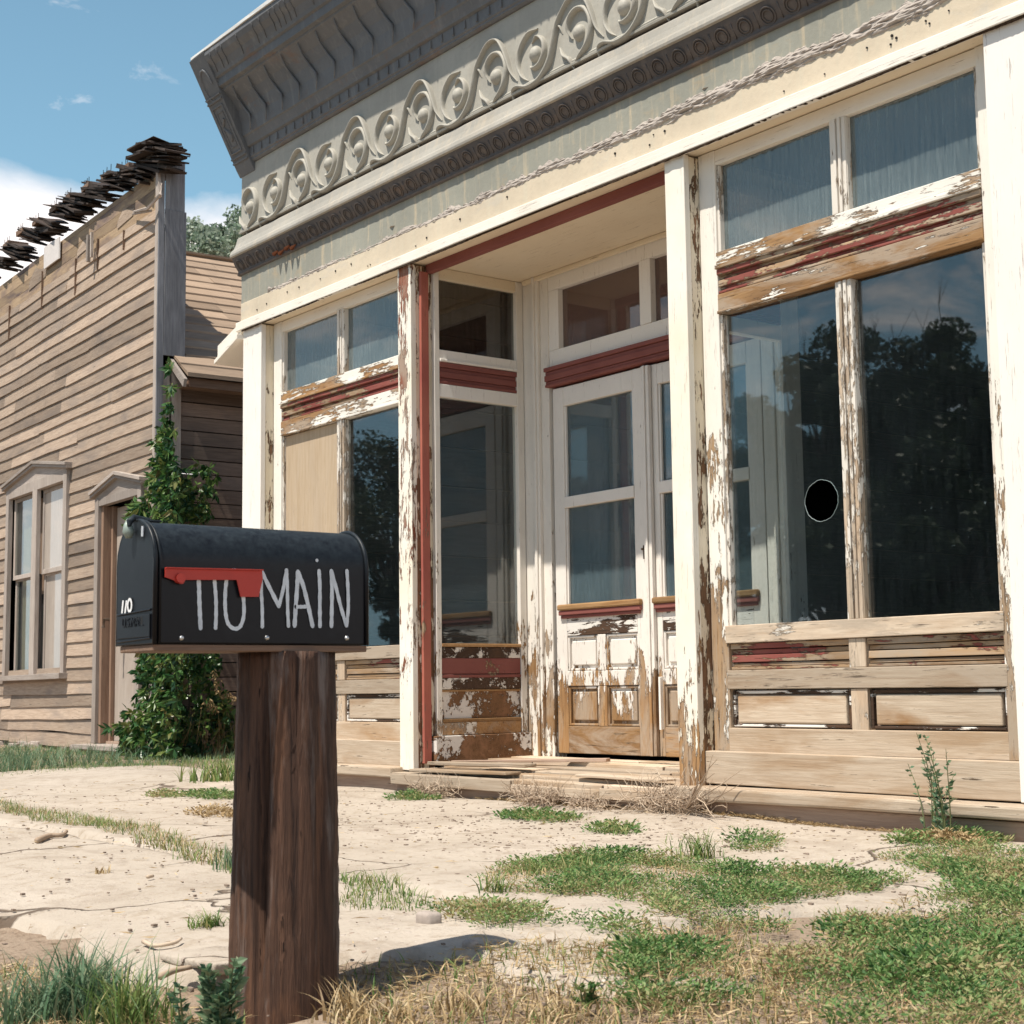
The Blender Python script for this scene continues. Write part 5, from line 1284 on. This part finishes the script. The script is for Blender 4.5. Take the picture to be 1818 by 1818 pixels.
# painted lettering on the side facing the shop front
X_ = mx1
def P_(u, v): p = PX(u, v, X_); return (p.y, p.z)
k_ = lambda x, y: (180+x/3.496, 880+y/3.496)
strokes = [
 [(600, 480), (604, 560), (606, 640), (610, 740), (614, 822)], [(697, 480), (703, 560), (709, 640), (710, 740), (707, 820)],
 [(820, 462), (790, 480), (774, 530), (766, 620), (768, 720), (785, 795), (825, 826), (862, 808), (882, 740), (880, 640), (868, 540), (850, 478), (820, 462)],
 [(997, 812), (996, 700), (990, 580), (992, 472), (1040, 570), (1098, 686), (1125, 580), (1145, 464), (1150, 560), (1152, 700), (1157, 808)],
 [(1197, 808), (1203, 700), (1213, 560), (1217, 472), (1250, 560), (1280, 680), (1308, 810)], [(1206, 690), (1240, 690), (1276, 688)],
 [(1348, 468), (1353, 560), (1353, 700), (1354, 810)],
 [(1425, 810), (1427, 700), (1428, 560), (1424, 468), (1455, 580), (1485, 700), (1518, 806), (1528, 700), (1526, 580), (1520, 468)]]
lt = MB()
def flat_stroke(mb, pts, w, lift):
    n = len(pts); vs = []; rj = random.uniform(.85, 1.1)
    for i, p in enumerate(pts):
        a = pts[max(0, i-1)]; c = pts[min(n-1, i+1)]; d = Vector((c[0]-a[0], c[1]-a[1])); d.normalize() if d.length else None; nn = Vector((-d.y, d.x))
        ww = w*rj*(1+.12*math.sin(i*2.3)); vs += [(X_+lift, p[0]+nn.x*ww, p[1]+nn.y*ww), (X_+lift, p[0]-nn.x*ww, p[1]-nn.y*ww)]
    mb.add(vs, [(2*i, 2*i+1, 2*i+3, 2*i+2) for i in range(n-1)])
for si, st in enumerate(strokes):
    # split at sharp corners so every limb keeps its width
    limbs = {3: [(0, 3), (3, 5), (5, 7), (7, 10)], 4: [(0, 3), (3, 6)], 7: [(0, 3), (3, 6), (6, 9)]}.get(si, [(0, len(st)-1)])
    for li, (i0, i1) in enumerate(limbs):
        pp = [P_(*k_(*p)) for p in st[i0:i1+1]]
        P3 = catmull([(0, p[0], p[1]) for p in pp], 4); flat_stroke(lt, [(p.y, p.z) for p in P3], .0042, .0012+.0004*li+.0001*si)
        for e_ in (P3[0], P3[-1]): # round brush ends
            lt.add([(X_+.0011+.0004*li+.0001*si, e_.y+.0042*math.cos(t*.785), e_.z+.0043*math.sin(t*.785)) for t in range(8)], [tuple(range(8))])
e_ = P_(*k_(1335, 402)); lt.add([(X_+.0018, e_[0]+.0036*math.cos(t*.628), e_[1]+.0036*math.sin(t*.628)) for t in range(10)], [tuple(range(10))])
lt.build('lettering', 'letter', MBX)
# small number on the door
ln = MB()
def PD(u, v): p = PY(u, v, my0-.002); return (p.x, p.z)
kk = lambda x, y: (x/2.798, 750+y/2.797)
for s_ in ([(612, 884), (609, 915), (606, 948)], [(629, 884), (625, 915), (621, 948)]):
    q = [PD(*kk(*p)) for p in s_]
    for i in range(2): a, b = q[i], q[i+1]; ln.add([(a[0]-.0034, my0-.0022, a[1]), (a[0]+.0034, my0-.0022, a[1]), (b[0]+.0034, my0-.0022, b[1]), (b[0]-.0034, my0-.0022, b[1])], [(0, 1, 2, 3)])
c = PD(*kk(644, 908)); w0, h0 = .0135, .0145
vs = []; 
for k in range(20):
    th = k/20*6.283
    for f_ in (1.0, .48): vs.append((c[0]+w0*f_*math.cos(th)*.9, my0-.0022, c[1]+h0*(1.0 if f_ == 1 else .62)*math.sin(th)))
ln.add(vs, [(2*k, 2*k+1, (2*k+3) % 40, (2*k+2) % 40) for k in range(20)]); M['decal'] = flat('white number decal', (.8, .8, .8), .5)
ln.build('number_decal', 'decal', dro)
# flag
fg = MB(); xo = X_+.006
A = [P_(290, 1010), P_(462, 1014), P_(463, 1028), P_(456, 1060), P_(424, 1060), P_(417, 1030), P_(326, 1030), P_(322, 1037), P_(316, 1037), P_(304, 1030), P_(290, 1025)]
vs = [(xo, p[0], p[1]) for p in A]+[(xo+.0022, p[0], p[1]) for p in A]; n = len(A)
fg.add(vs, [tuple(range(n)), tuple(reversed(range(n, 2*n)))]+[(i, (i+1) % n, n+(i+1) % n, n+i) for i in range(n)])
a, b = A[0], A[1]
fg.add([(xo-.0, a[0], a[1]), (xo+.008, a[0], a[1]+.0006), (xo+.008, b[0], b[1]+.0006), (xo, b[0], b[1]), (xo, a[0], a[1]+.002), (xo+.008, a[0], a[1]+.0026), (xo+.008, b[0], b[1]+.0026), (xo, b[0], b[1]+.002)], [(0, 1, 2, 3), (7, 6, 5, 4), (0, 4, 5, 1), (1, 5, 6, 2), (2, 6, 7, 3), (3, 7, 4, 0)])
c = P_(316, 1027); fg.tube([(X_, c[0], c[1]), (xo+.008, c[0], c[1])], .0095, 12)
fg.build('flag', 'flag', MBX)
B('mounting_board', 'cutend', MBX, (mx0+.008, mx1-.004, my0+.004, my1-.006, mz0-.014, mz0-.001), bev=.002)
